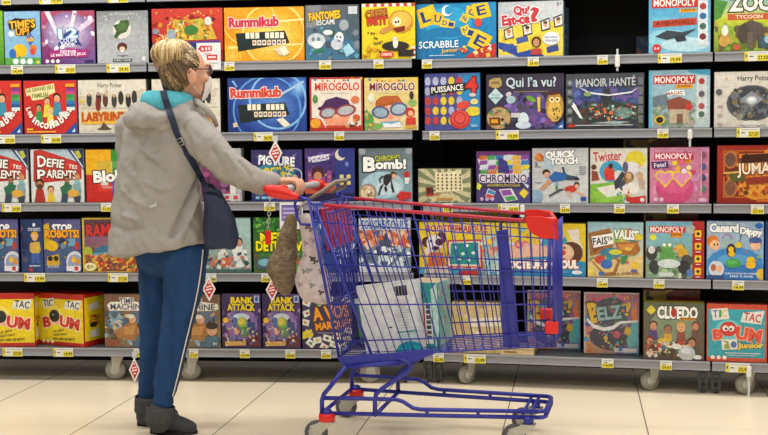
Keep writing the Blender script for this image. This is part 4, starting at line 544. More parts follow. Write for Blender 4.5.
B('the duck fishing box', 'sky blue game box with yellow ducks on a round pond', R_, 4, 706.5, 764, 221, '8ab4d4', [G(('a8b8c8', '98b0c8', '7aa8d0', '8ab0d4'), 0, 0, 1, 1), E('3a86c8', .5, .78, .52, .34), E('2a74bc', .5, .84, .46, .28), E('5a9ed4', .48, .66, .3, .1), T('f2f2ee', 'Canard', .3, .11, .5, .14, 0, '26457e', .06), T('f2f2ee', 'Dippy', .78, .19, .38, .15, 6, '26457e', .06), E('2a6ab8', .92, .07, .07, .05), E('d87a2a', .1, .34, .11, .1), E('e8b890', .14, .41, .09, .085), E('222', .13, .4, .015, .02), E('222', .19, .4, .015, .02), O('a83a5a', .36, .32, .1, .12), P('9ab0b4', .26, .3, .48, .3, .48, .46, .26, .46), E('a8503a', .86, .34, .11, .08), E('e8b890', .86, .41, .09, .08), E('3a5a9a', .86, .32, .12, .05), E('2a2a30', .43, .5, .08, .12), E('e8c02a', .43, .48, .05, .05), E('e0b420', .44, .56, .06, .05), E('d8c43a', .56, .4, .06, .055), P('3a4a4a', .6, .2, .57, .36, .58, .36, .62, .2), E('3a9a4a', .47, .72, .14, .08), E('58b05a', .46, .7, .09, .04), E('e8c42a', .78, .66, .07, .06), E('e0b424', .78, .74, .09, .07), E('e08a2a', .85, .67, .03, .02), E('c8d4dc', .17, .82, .14, .14), E('b8644a', .12, .8, .05, .06), E('e0b08a', .22, .82, .05, .06), R('2a4a8a', .0, .93, .3, 1), T('e8eef6', 'LE JEU DE PECHE DES CANARDS', .62, .9, .6, .035), T('e8eef6', 'DES 4 ANS', .62, .945, .4, .03), E('d8b83a', .98, .9, .1, .1), E('c84a5a', .7, .52, .02, .02), E('8ab04a', .92, .6, .03, .03)], '3a5a8a')
B('the blue sliver at the picture edge', 'deep blue game box sliver at the right picture edge, beside the duck box', R_, 4, 765, 822, 221, '1c3c80', [G(('1c3c84', '1c3c84', '244a92', '1c3470'), 0, 0, 1, 1)], '142a5a')

# ---- bottom shelf
def boum(): return [R('b8241c', 0, 0, 1, 1), G(('e8d01c', 'e6cc1a', 'e0c418', 'e4c81a'), 0, .1, 1, .93), P('e2e0d8', .08, .14, .34, .08, .36, .26, .12, .3), T('26242c', 'TIC', .22, .19, .22, .13, -6), P('dedcd4', .62, .14, .98, .1, .92, .3, .58, .28), T('26242c', 'TAC', .78, .2, .28, .13, 8), E('f0dc5a', .36, .42, .18, .2), P('e8b0a0', .1, .56, .14, .46, .96, .48, .92, .66, .6, .62, .3, .58, .14, .66), T('c8302a', 'B', .18, .56, .15, .18, -8, 'f0dcb0', .05), T('c8302a', 'UM', .7, .55, .42, .2, 8, 'f0dcb0', .05), E('3a3634', .36, .43, .12, .12), E('242220', .36, .44, .09, .09), E('8a8884', .33, .41, .03, .02), T('3a3020', 'LE JEU', .45, .72, .24, .05, -10), T('3a3020', 'QUI FAIT', .48, .79, .3, .05, -4), T('3a3020', 'EXPLOSER LES MOTS', .56, .87, .5, .045, -2), badge('f0e0a0', 'f0e0a0', 'f0e0a0')]
def boumside(): return [R('b8241c', 0, 0, 1, 1), R('e4cc1c', .04, .06, .96, .9), P('dedcd4', .25, .2, .7, .16, .75, .3, .3, .32), P('dedcd4', .25, .72, .7, .68, .75, .84, .3, .84), T('c8302a', 'BOUM', .5, .5, .3 * .9, .3, -80), E('2a2826', .45, .6, .18, .05)]
B('the yellow bomb box at the picture edge', 'yellow and red bomb game box cut off by the left picture edge', L_, 5, -18, 33.5, 293.5, 'e0c81a', boum(), 'a8221c', top='b0241e', xart=boumside(), th=.1, yaw=.1)
B('the whole yellow bomb box', 'yellow and red bomb game box in full view, turned to show its side', L_, 5, 33, 88.5, 293.5, 'e0c81a', boum(), 'a8221c', top='b0241e', xart=boumside(), th=.17, yaw=-.36, back=.06)
def tmach(): return [G(('6a4a38', '7a5a44', '8a7054', '7a6248'), 0, 0, 1, 1), P('e0dcd0', .06, .2, .14, .14, .34, .14, .42, .06, .58, .05, .66, .13, .96, .17, .98, .26, .9, .3, .12, .31), T('3a3c50', 'TIME', .5, .12, .3, .1, 0, 'dedad0', .02), T('3a3c50', 'MACHINE', .52, .23, .76, .11, 0, 'dedad0', .02), E('4a7a94', .24, .48, .2, .18), E('6a9ab0', .2, .46, .12, .1), E('5a6a84', .74, .46, .2, .16), E('c0b8ac', .3, .58, .12, .1), S(131, 70, ['4a5a70', '9a7a50', 'c8a878', '5a4030', '8aa0a8', '3a4a44'], .02, .36, .98, .96, .03, .08), P('9a6a3a', .2, .7, .6, .5, .8, .56, .66, .86, .3, .84), P('b8844a', .42, .62, .7, .58, .64, .76, .44, .76), E('c89a78', .62, .46, .08, .08), E('d8d0c8', .58, .41, .09, .04), E('c89878', .84, .66, .1, .11), E('3a2a24', .84, .58, .12, .07), P('4a6a7a', .7, .8, .96, .76, .98, .98, .66, .98), P('8a4a34', .04, .86, .3, .84, .34, .96, .06, .97), T('d8c8a8', '8+', .9, .92, .08, .05)]
B('the brown inventors box left of the legs', 'brown inventors game box left of the woman\'s legs, on the bottom shelf', L_, 5, 104, 150, 294, '7a6248', tmach(), '3a2c20')
B('the brown inventors box right of the legs', 'brown inventors game box just right of the woman\'s legs, on the bottom shelf', L_, 5, 168, 220.5, 294.5, '7a6248', tmach(), '3a2c20')
def bank(): return [G(('3a2a54', '4a3470', '4a3a6a', '3a2a4a'), 0, 0, 1, 1), E('8a6aa8', .5, .55, .42, .3), S(141, 50, ['5a4480', '2a2440', '6a5a9a', 'a88ab0'], 0, .1, 1, .9, .03, .08), T('ecd024', 'BANK', .52, .11, .56, .12, 0, '2a1c3a', .04), T('ecd024', 'ATTACK', .5, .24, .7, .12, 0, '2a1c3a', .04), R('a8bcd8', .84, .02, .97, .15), R('2a4a8a', .87, .04, .94, .12), E('e0b03a', .1, .48, .08, .05), E('4a5a84', .46, .4, .2, .06), E('c0ccd8', .5, .42, .22, .07), E('8ab048', .52, .52, .13, .1), E('d8c04a', .5, .5, .08, .06), P('4a6a9a', .3, .42, .4, .44, .38, .8, .26, .84), P('5a8a5a', .42, .62, .7, .58, .74, .76, .5, .8), P('3a4a7a', .66, .5, .84, .52, .86, .7, .7, .74), E('d09a7a', .38, .68, .07, .07), P('8a6a9a', .2, .66, .3, .58, .34, .86, .16, .86), P('6a2a34', .66, .8, .96, .76, .98, .96, .68, .97), E('3a2024', .74, .82, .04, .03), E('3a2024', .88, .82, .04, .03), P('c89a5a', .06, .88, .62, .86, .6, .95, .08, .96), S(142, 44, ['c8b878', '4a6a9a', '8a4a6a', 'd8c8a8'], .1, .6, .9, .95, .02, .045)]
B('the purple robbery box beside the brown box', 'purple robbery game box right beside the brown inventors box, on the bottom shelf', L_, 5, 221.5, 261, 294, '43345e', bank(), '1c162c')
B('the purple robbery box beside the domino card box', 'purple robbery game box beside the tilted white cards box, on the bottom shelf', L_, 5, 262, 300.5, 294, '43345e', bank(), '1c162c')
def amarq():
    o = [G(('3c3454', '3e3658', '3a3250', '38304e'), 0, 0, 1, 1)]
    for i, (x, y, r) in enumerate(((.08, .12, 20), (.2, .04, -30), (.33, .1, 40), (.55, .03, 10), (.1, .32, -20), (.05, .5, 10), (.12, .72, 30), (.3, .84, -10), (.5, .8, 15), (.7, .76, 5), (.9, .82, -15), (.16, .9, 40), (.64, .92, 20), (.82, .96, -20), (.94, .64, 20), (.44, .97, 30), (.9, .06, 20))):
        cr, sr = math.cos(math.radians(r)), math.sin(math.radians(r)); q = []
        for dx, dy in ((-.085, -.06), (.085, -.06), (.085, .06), (-.085, .06)): q += [x + dx * cr - dy * sr, y + dx * sr + dy * cr]
        o.append(P('dcdcd4', *q)); o.append(E(['c88a3a', '4a7a4a', 'c8b03a', '3a3a4a', 'b84a3a'][i % 5], x, y, .035, .025, r))
    o += [P('4a9a4a', .26, .06, .38, .02, .42, .14, .3, .18), P('d8c030', .0, .68, .2, .62, .22, .76, .0, .82), P('3a3250', .14, .24, .98, .1, .98, .56, .2, .7), T('ee9a1e', 'A VOS', .58, .3, .72, .24, -8, '5a2a14', .04), T('ee9a1e', 'MARQUES', .64, .55, .74, .16, -8, '5a2a14', .04), R('b8a8c0', .3, .69, .9, .7)]
    return o
B('the tilted white cards box', 'dark purple game box scattered with white cards and orange title, left of the trolley', L_, 5, 302, 352, 296, '3a3250', amarq(), '1c1828')
B('the beige wooden tiles box', 'beige game box seen through the trolley basket, on the bottom shelf', R_, 5, 452, 508, 302, 'c4ac78', [G(('c0a870', 'ccb684', 'c4ac78', 'bca270'), 0, 0, 1, 1), P('e0d8c4', .3, .32, .9, .28, .9, .46, .3, .48), S(151, 30, ['d8c89c', 'a88a54', 'e4dcc4', 'b89a64'], .05, .5, .98, .97, .03, .07, False), S(152, 10, ['a88a54', 'd4c090'], .02, .02, .98, .28, .03, .06)], '8a744a')
B('the flat beige box', 'thin beige game box lying flat at the shelf front beside the trolley nose', R_, 5, 500, 534, 348.5, 'c8b088', [R('a88a5a', 0, 0, 1, .2), R('8a6a44', .1, .4, .5, .7)], 'c0a87c', back=-.012 + .02, th=.2, cat='board game')
BOXES.pop()
def belz(): return [G(('c86a94', 'b85a8c', '5a90b8', 'd8924a'), 0, 0, 1, 1), R('cfc4c0', 0, 0, 1, .025), R('cfc4c0', 0, 0, .03, 1), S(161, 50, ['e0588c', '9a4a8a', '48a0c0', '6a5ab0', 'e8b44a', 'c04a72'], .03, .03, .97, .97, .04, .1), E('2a3048', .5, .72, .4, .22), E('34465e', .5, .34, .34, .26), S(162, 110, ['d8c03a', 'c84a6a', '4aa0b0', '7ab04a', 'd87a2a', '8a5a9a'], .04, .04, .96, .96, .014, .035), P('4ab0c0', .86, .5, .98, .4, .98, .86, .8, .9), P('d8742a', .86, .3, .96, .12, .98, .46, .88, .48), T('e0b42a', 'B', .19, .33, .17, .3, -14, '4a2a2a', .05), T('8ab0b8', 'ELZ', .46, .33, .42, .2, -8, '2a3a4a', .04), T('e0b42a', '!', .8, .26, .06, .22, 10), P('e8e8ec', .06, .42, .18, .52, .36, .57, .52, .54, .66, .46, .98, .44, .98, .47, .68, .5, .54, .6, .36, .63, .16, .58, .05, .46), E('b84a6a', .6, .68, .07, .06), E('d8b02a', .8, .62, .06, .07), E('d8a02a', .4, .74, .04, .035), E('5ab0a8', .84, .78, .06, .1), R('d4d0d0', .56, .9, .97, .97), R('2a62b0', .64, .86, .7, .95)]
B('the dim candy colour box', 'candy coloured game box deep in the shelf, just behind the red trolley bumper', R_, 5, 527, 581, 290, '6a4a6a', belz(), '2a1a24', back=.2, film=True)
B('the film wrapped candy colour box', 'candy coloured game box in shiny film, left of the group portrait box', R_, 5, 583.5, 639.5, 292, '8a5a7a', belz(), '3a2a34', back=.12, film=True)
B('the group portrait box', 'dark green game box with a group of children at a party table', R_, 5, 643.5, 704.5, 302.5, '5a5e4a', [G(('5a6250', '56604e', '5a4a3a', '5c4e40'), 0, 0, 1, 1), E('7a8a70', .5, .4, .4, .3), diamond('d0c03a', .12, .13, .08, 1.1), E('d0c03a', .12, .13, .065), T('f0eee8', 'CLUEDO', .56, .17, .66, .2, 0, '3a2a24', .05), E('a8342c', .5, .17, .05, .08), R('c88a2a', .6, .25, .86, .3), T('5a2a14', 'JUNIOR', .73, .275, .24, .04), F(.16, .48, .1, 'c89070', '5a2c24', '54407a'), F(.4, .54, .1, 'a07050', '5a5048', 'c8a03a'), F(.62, .5, .11, 'd8a880', 'c89a4a', '8a4a3a'), F(.86, .46, .09, 'c08a6a', '7a3a2a', '6a4a3a'), F(.1, .74, .09, 'c8886a', '8a2a24', '9a5a4a'), F(.8, .76, .1, 'b88060', '3a2a24', '3a4a6a'), E('d0b040', .3, .7, .09, .08), E('3a6a9a', .34, .78, .07, .09), S(171, 80, ['c8b090', 'b84a3a', '5a7a4a', 'd8d0c0', '4a3a34'], .05, .68, .75, .95, .02, .045), E('d8d4c8', .55, .76, .09, .05), E('b83a30', .63, .7, .04, .04), E('b0b4b4', .72, .88, .14, .13), E('c8cccc', .7, .84, .08, .05), R('4a3a34', 0, .92, .5, 1), badge('c8c0b0', 'c8c0b0'), E('d8d8d8', .9, .94, .07, .04)], '6a6428', top='b0a03a')
B('the turquoise bomb box', 'turquoise and orange bomb game box, rightmost on the bottom shelf', R_, 5, 706.5, 767.5, 304, '3aa0ac', [R('c8482e', 0, 0, 1, 1), G(('3aa0b0', '3aa0ac', '2e96a6', '3498a6'), .015, .085, .97, .93), P('dcdcd8', .06, .09, .34, .06, .38, .25, .1, .29), T('7a4aa0', 'T', .14, .17, .08, .12, -4), T('3aa05a', 'I', .22, .165, .03, .12), T('e0b83a', 'C', .29, .16, .08, .12), P('dcdcd8', .6, .14, .96, .1, .9, .34, .56, .3), T('c83a34', 'TAC', .76, .22, .28, .14, 8), E('6ac0c8', .36, .46, .22, .2), T('d8503a', 'B', .18, .53, .13, .16, -8, 'e8a890', .05), T('d8503a', 'UM', .7, .52, .4, .2, 8, 'e8a890', .05), E('c83a30', .36, .43, .14, .13), E('e8e4e0', .31, .42, .05, .05), E('e8e4e0', .41, .42, .05, .05), E('222', .32, .43, .022, .022), E('222', .4, .43, .022, .022), P('dcd8cc', .24, .62, .5, .6, .52, .78, .26, .8), P('8a9a4a', .28, .64, .36, .64, .4, .78, .3, .78), E('4a6aa0', .45, .7, .05, .06), T('e0c04a', 'Junior', .73, .72, .42, .12, -2, '2a5a6a', .05), R('c8d0d0', .3, .84, .9, .855), R('c8d0d0', .34, .88, .84, .89), badge('f0d8c8', 'f0d8c8', 'f0d8c8'), E('e8ecec', .3, .68, .02)], '9a3422', top='7a2a20')

# ---------------------------------------------------------------- price tags on the rails
NAMED = {}
def price(sd, row, xa, xb, txt):
    wide = xb - xa > 14
    sa = s_at(sd, xa, 200)[0]; sb = s_at(sd, xb, 200)[0]
    w = sb - sa; mb = MB(); h = .044
    z = sd.zs[row] - .001
    mb.box((-w / 2, -.0012, 0), (w / 2, 0, h), hexc('dcdcd4'))
    if wide: art = [R('dcc83a', .0, .02, .14, .98), R('e0e0d8', .14, 0, 1, .34), R('dfcc34', .5, .36, .98, .98), R('8a8a84', .2, .14, .9, .2), R('3a3a3a', .2, .46, .36, .56), T('2a2a22', txt, .74, .68, .4, .4, 0, None, .02), R('4a4a44', .05, .3, .1, .6)]
    else: art = [R('8a8a84', .14, .14, .86, .2), R('dfcc34', .04, .48, .96, .98), R('5a5a50', .2, .34, .5, .42), T('2a2a22', txt, .55, .73, .76, .32, 0, None, .02)]
    paint(mb, art, w, h, (-w / 2, -.0012, h), (1, 0, 0), (0, 0, 1), (0, -1, 0), 5e-5, 2e-4)
    o = mb.build('price_tag', 'paper', None, None, sd.p0 + sd.n * .0005 + sd.e * ((sa + sb) / 2) + Vector((0, 0, z)), sd.yaw, ink=True)
    xm = (xa + xb) / 2
    cand = [b for b in BOXES if b[0] == max(row, 1) and b[4] is sd]
    best = min(cand, key=lambda b: abs((b[1] + b[2]) / 2 - xm) if b[1] - 2 <= xm <= b[2] + 2 else 100 + abs((b[1] + b[2]) / 2 - xm))
    inside = best[1] - 3 <= xm <= best[2] + 3
    lb = ('wide' if wide else 'small') + ' yellow price tag ' + ('high above ' if row == 0 else 'under ' if inside else 'on the rail beside ') + best[3]
    tag(o, lb, 'price tag', 'price tags on the shelf rails')
    if lb in NAMED:
        first = NAMED[lb]; first['label'] = 'left one of two: ' + lb; o['label'] = 'right one of two: ' + lb
    NAMED[lb] = o
rp = random.Random(4)
TAGS = {(0, 0): [(8, 17), (45, 68), (113, 133)],
        (0, 1): [(15, 27), (59, 79), (110, 133), (227, 237), (321, 333), (375, 385)],
        (1, 1): [(423, 433), (528, 539), (597, 607.5), (657, 681), (743, 768)],
        (0, 2): [(-3, 17), (43, 63), (255, 274), (335, 345)],
        (1, 2): [(430, 440), (496, 519), (657, 668), (736, 759)],
        (0, 3): [(2, 21), (101, 111), (264, 275)],
        (1, 3): [(443, 452.5), (498, 519), (560, 570), (614, 625), (667, 679), (751, 764)],
        (0, 4): [(22, 43), (106, 126), (204, 215), (260, 270)],
        (1, 4): [(460, 471), (597, 608), (654, 665), (733, 745)],
        (0, 5): [(-2, 18), (49, 69), (130, 139), (186, 195), (237, 247), (283, 293), (319, 329)],
        (1, 5): [(432, 443), (463, 485), (602, 614), (661, 673), (727, 752)]}
for (sdk, row), lst in TAGS.items():
    for xa, xb in lst: price((L_, R_)[sdk], row, xa, xb, rp.choice(['24,90', '34,90', '19,99', '29,95', '22,90', '14,99', '27,50']))

# ---------------------------------------------------------------- shopping trolley
M['blue'] = mat('violet_blue_coated_wire', '2a2f96', 0.34, 0.1, 0.5, 0.05, 30)
M['red'] = mat('glossy_red_plastic', 'd8231c', 0.3, 0, 0.5, 0.03, 20)
M['rimred'] = mat('worn_red_sleeve', 'b01f38', 0.35, 0, 0.5, 0.06, 25)
M['seatred'] = mat('dark_red_flap', 'a01c40', 0.4, 0, 0.5, 0.05, 20)
M['steel'] = mat('zinc_steel', 'b9b8b0', 0.35, 0.7, 0.5, 0.1, 40)
M['rubber'] = mat('grey_trolley_rubber', '55555a', 0.55, 0, 0.4, 0.08, 30)
M['grip'] = mat('grey_grip_sleeve', 'b4b0b0', 0.5, 0, 0.4, 0.05, 30)
CO = Vector((-.2106, 5.112, 0)); CYAW = -.2288
CE = Vector((math.cos(CYAW), math.sin(CYAW), 0)); CV = Vector((-math.sin(CYAW), math.cos(CYAW), 0))
def CP(px, py, v=0.0, k=0.0):
    """image point -> trolley coordinates, on the upright plane v + k*u"""
    n = CV - CE * k
    p = onplane(px, py, CO + CV * v, n) - CO
    return Vector((p.dot(CE), p.dot(CV), p.z))
cart = empty('shopping_trolley', CO, CYAW)
tag(cart, 'empty-looking violet blue wire shopping trolley with red handle ends, pushed by the woman', 'shopping cart')
cart['label'] = 'violet blue wire shopping trolley with red rims, pushed by the woman'
def mir(p): return Vector((p[0] - (.06 * min(max(p[0], 0), 1) if p[2] > .3 else 0), -p[1], p[2]))
def mirs(q): return [mir(p) for p in q]
NV, NK = -.2466, .0396
tr = CP(312, 204, NV, NK); tf = CP(554, 223, NV, NK)
NB = NV + .035
br = CP(372, 356, NB, NK); bf = CP(555, 346, NB, NK)
gr0 = CP(309, 201, NV, NK); gr1 = CP(339, 357, NB, NK)
0 and print('CART', tr, tf, br, bf, gr0, gr1)
def side_pt(s, t): return (tr.lerp(tf, s)).lerp(br.lerp(bf, s), t)
WR_, HR = .0023, .0032
for sg in (0, 1):
    f = mirs if sg else (lambda q: q)
    w = MB(); n = 21
    for i in range(1, n):
        s = i / n
        if i % 2: w.tube(f([side_pt(s, 0), side_pt(s, 1)]), WR_, 5)
        else: w.tube(f([side_pt(s, 0), side_pt(s, 1)]), WR_ * 1.15, 5)
    for t in (.13, .4, .66, .9, 1.0):
        a = side_pt(0, t)
        a = a.lerp(gr0.lerp(gr1, min(t, 1)), .85)
        w.tube(f([a, side_pt(1, t)]), HR if t > .2 else .0026, 6)
    w.tube(f([gr0, gr0.lerp(tr, .5) + Vector((0, 0, .0)), tr, tr.lerp(tf, .05)]), .006, 8)
    w.tube(f([gr0, gr1]), .0065, 8); w.tube(f([side_pt(.01, 0), side_pt(.0, 1)]), .006, 8)
    w.tube(f([tf, bf]), .0085, 8)
    w.build('side_basket', 'blue', cart)
    r = MB(); r.tube(f([side_pt(.05, 0), side_pt(.3, 0), side_pt(.6, 0), side_pt(.98, 0)]), .0075, 10); r.build('rim_sleeve', 'rimred', cart)
    # flat plate low at the rear of the basket, and a label plate up the side
    p = MB()
    o = [CP(337, 357, NB, NK), CP(400, 352, NB, NK), CP(432, 349, NB, NK), CP(436, 353, NB, NK), CP(418, 360, NB, NK), CP(398, 366, NB, NK), CP(345, 368, NB, NK)]
    p.loft([f([q + Vector((0, d, 0)) for q in o]) for d in (-.006, .006)], smooth=False)
    p.build('side_plate', 'blue', cart)
    c0 = MB(); oo = [CP(497, 231, NV + .012, NK), CP(508, 229, NV + .012, NK), CP(518, 347, NB + .012, NK), CP(503, 347, NB + .012, NK)]
    if not sg:
        c0.loft([[q + Vector((0, d, 0)) for q in oo] for d in (0, .004)], smooth=False); c0.build('label_plate', 'blue', cart)
# floor and front of the basket
w = MB()
for i in range(10):
    v = -1 + 2 * i / 9
    w.tube([Vector((br.x, -br.y * v, br.z)), Vector((bf.x - .03 * (1 + v), -bf.y * v, bf.z))], WR_, 5)
for t in (0, .2, .4, .6, .8, 1):
    a = br.lerp(bf, t); w.tube([a, mir(a)], HR, 6)
w.tube([gr1, mir(gr1)], .005, 6); w.tube([gr1, br], .004, 6); w.tube([mir(gr1), mir(br)], .004, 6)
for i in range(9):
    v = -1 + 2 * i / 8; w.tube([Vector((gr1.x, -gr1.y * v, gr1.z)), Vector((br.x, -br.y * v, br.z))], WR_, 5)
w.build('basket_floor', 'blue', cart)
w = MB()
for i in range(1, 12):
    v = -1 + 2 * i / 12
    w.tube([Vector((tf.x, -tf.y * v, tf.z)), Vector((bf.x, -bf.y * v, bf.z))], WR_, 5)
for t in (.13, .4, .66, .9):
    a = tf.lerp(bf, t); w.tube([a, mir(a)], HR, 6)
w.tube([tf, mir(tf)], .006, 8)
w.build('front_basket', 'blue', cart)
# rear gate: a hinged dense wire flap with a red child seat panel
w = MB()
for i in range(17):
    v = -1 + 2 * i / 16
    w.tube([Vector((gr0.x + .012, -gr0.y * v * .95, gr0.z - .012)), Vector((gr1.x + .012, -gr1.y * v * .95, gr1.z + .01))], .0027, 5)
for t in (.02, .1, .3, .34, .5, .68, .84, .97):
    a = gr0.lerp(gr1, t) + Vector((.012, 0, 0)); w.tube([Vector((a.x, a.y * .95, a.z)), Vector((a.x, -a.y * .95, a.z))], .0032 if t not in (.3, .97) else .006, 6)
for i in range(9):
    v = -1 + 2 * i / 8
    a = gr0.lerp(gr1, .08) + Vector((.055, 0, 0)); b = gr0.lerp(gr1, .62) + Vector((.05, 0, 0))
    w.tube([Vector((a.x, -a.y * v * .85, a.z)), Vector((b.x, -b.y * v * .85, b.z)), Vector((b.x - .04, -b.y * v * .85, b.z - .02))], .0027, 5)
for t in (.08, .36, .62):
    a = gr0.lerp(gr1, t) + Vector((.055, 0, 0)); w.tube([Vector((a.x, a.y * .87, a.z)), Vector((a.x, -a.y * .87, a.z))], .004, 6)
w.build('rear_gate', 'blue', cart)
w = MB()
a = gr0.lerp(gr1, .06) + Vector((.03, 0, 0)); b = gr0.lerp(gr1, .31) + Vector((.03, 0, 0))
for i in range(9):
    v0 = -.86 + i * .195; v1 = v0 + .16
    q = [Vector((a.x, -a.y * v0, a.z)), Vector((a.x, -a.y * v1, a.z)), Vector((b.x, -b.y * v1, b.z)), Vector((b.x, -b.y * v0, b.z))]
    w.loft([[p + Vector((d, 0, 0)) for p in q] for d in (-.004, .004)], smooth=False)
for t in (.06, .31):
    c = gr0.lerp(gr1, t) + Vector((.03, 0, 0)); w.tube([Vector((c.x, c.y * .87, c.z)), Vector((c.x, -c.y * .87, c.z))], .006, 6)
w.build('seat_flap', 'seatred', cart)
# red corner piece round the nose of the rim, and two low bumpers
def plate(mb, q, d):
    mb.loft([[p + d * k for p in q] for k in (-.5, .5)], smooth=False)
w = MB()
for f in (lambda p: p, mir):
    q = [f(p) for p in (side_pt(.885, -.03), side_pt(.95, -.045), tf + Vector((.008, 0, .012)), tf.lerp(bf, .125) + Vector((.008, 0, 0)), side_pt(.95, .13), side_pt(.915, .1), side_pt(.895, .06))]
    plate(w, q, Vector((0, .016, 0)))
a = tf + Vector((.008, 0, .012)); b = tf.lerp(bf, .14) + Vector((.008, 0, 0))
plate(w, [a, mir(a), mir(b), b], Vector((.014, 0, 0)))
w.tube([side_pt(.9, -.02), tf + Vector((.004, 0, .012)), mir(tf) + Vector((.004, 0, .012)), mir(side_pt(.9, -.02))], .009, 8)
w.build('corner_bumper', 'red', cart)
for f in (lambda p: p, mir):
    w = MB(); c = f(CP(552, 327.5, NB - .006, NK)); w.box((c.x - .026, c.y - .014, c.z - .024), (c.x + .024, c.y + .014, c.z + .024), ch=.005); w.build('low_bumper', 'red', cart)
# handle
hn = CP(279, 189.5, -.225); hf = CP(322, 183.5, .225)
w = MB(); w.tube([hn, hf], .0135, 14); w.build('handle_grip', 'grip', cart)
hd = (hf - hn).normalized()
for p0, f in ((hn, 1), (hf, -1)):
    w = MB(); rings = []
    for du, dz, hh, ww in ((-.062, .006, .012, .010), (-.05, .0, .022, .016), (-.02, -.004, .028, .018), (.02, -.01, .028, .018), (.055, -.02, .018, .016), (.085, -.026, .010, .012)):
        c = p0 + Vector((du, 0, dz - .004)); rings.append([c + Vector((0, math.cos(a) * ww, math.sin(a) * hh)) for a in (2 * PI * j / 14 for j in range(14))])
    if f == -1: rings = [[q + Vector((-.55 * max(q.x - p0.x, 0), 0, 0)) for q in r_] for r_ in rings]
    w.loft(rings); w.tube([p0, p0 + hd * f * .055], .017, 12); w.build('handle_end', 'red', cart)
    c = p0 + Vector((.08, 0, -.03)); tp = gr0 if f == 1 else mir(gr0); tt = tr if f == 1 else mir(tr)
    w = MB(); w.tube([c, tp + Vector((0, 0, .005)), tp], .007, 8)
    w.tube([c + Vector((-.006, 0, 0)), c + Vector((-.014, 0, -.03)), c + Vector((-.004, 0, -.085)), c + Vector((.012, 0, -.11)), c + Vector((.05, 0, -.112))], .006, 8)
    w.build('handle_bracket', 'blue', cart)
# coin lock chain hanging from the near handle end
w = MB(); ch = CP(270, 196, -.225); cb = CP(268, 231, -.225)
nl = 9
for i in range(nl):
    c = ch.lerp(cb, (i + .5) / nl); rt = Matrix.Rotation((i % 2) * PI / 2 + .4, 3, 'Z'); L2 = (ch.z - cb.z) / nl
    w.tube([c + rt @ Vector((math.cos(a) * .0062, 0, math.sin(a) * L2 * .62)) for a in (2 * PI * j / 10 for j in range(10))], .0018, 5, closed=True)
cc = w.build('coin_chain', 'steel', cart)
w = MB(); w.box((cb.x - .012, cb.y - .007, cb.z - .055), (cb.x + .012, cb.y + .007, cb.z + .002), ch=.004); w.build('coin_key', 'red', cc)
# chassis
def QP(px, py):
    return CP(px, py, -.24, .11)
w = MB()
fr_up = QP(537, 411.5); fr_lo = QP(537, 417.5)
for f in (lambda q: q, mirs):
    w.tube(f([QP(346, 366), QP(330, 387), QP(324, 394), QP(322, 400), QP(322, 414)]), .0095, 10)
    w.tube(f([QP(322, 398), QP(360, 398.5), QP(396, 399.5), QP(403, 401.5), QP(413, 408), QP(421, 409.5), fr_up]), .0085, 10)
    w.tube(f([QP(321, 413), QP(430, 415.5), fr_lo]), .0085, 10)
    w.tube(f([QP(398, 358), QP(409, 362), QP(411, 366), QP(407, 372), QP(383, 388), QP(376, 394), QP(375, 400), QP(375, 416)]), .0095, 10)
    for px in (427, 478): w.tube(f([QP(px, 410), QP(px, 416)]), .007, 8)
    w.tube(f([QP(400, 362), QP(350, 367)]), .008, 8)
for z_, e0 in ((fr_up, .02), (fr_lo, .024)):
    a = Vector(z_); q = [a, a + Vector((.022, .008, 0)), a + Vector((.032, .03, 0))]
    w.tube(q + [mir(p) for p in reversed(q)], .0085, 10)
a = fr_up + Vector((.032, .03, 0)); b = fr_lo + Vector((.032, .03, 0))
w.tube([a, b], .008, 8); w.tube([mir(a), mir(b)], .008, 8)
for px in (523, 531):
    a = QP(px, 413.5); w.tube([a, mir(a)], .007, 8)
for px, py in ((322, 413), (375, 415), (340, 372), (409, 364)):
    a = QP(px, py); w.tube([a, mir(a)], .0085, 8)
w.build('chassis', 'blue', cart)
def trolley_caster(pivot, collar, trail, rad=.06, wide=.03, zt=.13):
    c = empty('caster', (pivot.x, pivot.y, 0)); c.parent = cart
    Mx = Matrix.Translation((trail, 0, rad)) @ Matrix.Rotation(PI / 2, 4, 'X')
    t = MB(); t.lathe([(rad * .6, -wide / 2), (rad * .93, -wide / 2), (rad, -wide / 2 + .006), (rad, wide / 2 - .006), (rad * .93, wide / 2), (rad * .6, wide / 2)], 30, Mx); t.build('wheel', 'rubber', c)
    t = MB(); t.lathe([(.008, -wide / 2 - .003), (rad * .62, -wide / 2 - .0005), (rad * .62, wide / 2 + .0005), (.008, wide / 2 + .003)], 24, Mx); t.build('hub', 'grip', c)
    t = MB()
    for sg in (-1, 1):
        y = sg * (wide / 2 + .006); o = [(trail - .016, rad - .016), (trail + .014, rad - .014), (.028, zt), (-.028, zt), (trail - .02, rad + .03)]
        t.loft([[Vector((x, y - .002, z)) for x, z in o], [Vector((x, y + .002, z)) for x, z in o]], smooth=False)
    t.box((-.03, -wide / 2 - .009, zt - .003), (.03, wide / 2 + .009, zt + .004)); t.tube([(trail, -wide / 2 - .013, rad), (trail, wide / 2 + .013, rad)], .007, 8)
    t.build('fork', 'steel', c)
    if collar:
        t = MB(); t.lathe([(.02, zt + .004), (.032, zt + .004), (.034, zt + .012), (.034, zt + .03), (.03, zt + .036), (.02, zt + .036)], 24); t.build('collar', 'red', c)
    t = MB(); t.lathe([(.018, zt + .004), (.02, zt + .03), (.02, zt + .048), (.012, zt + .054)] if collar else [(.018, zt + .002), (.018, zt + .028), (.01, zt + .034)], 20); t.build('swivel_mount', 'blue', c)
pr = QP(327, 417); pf = QP(528, 416)
0 and print('PIV', pr, pf, fr_up, fr_lo, hn, hf)
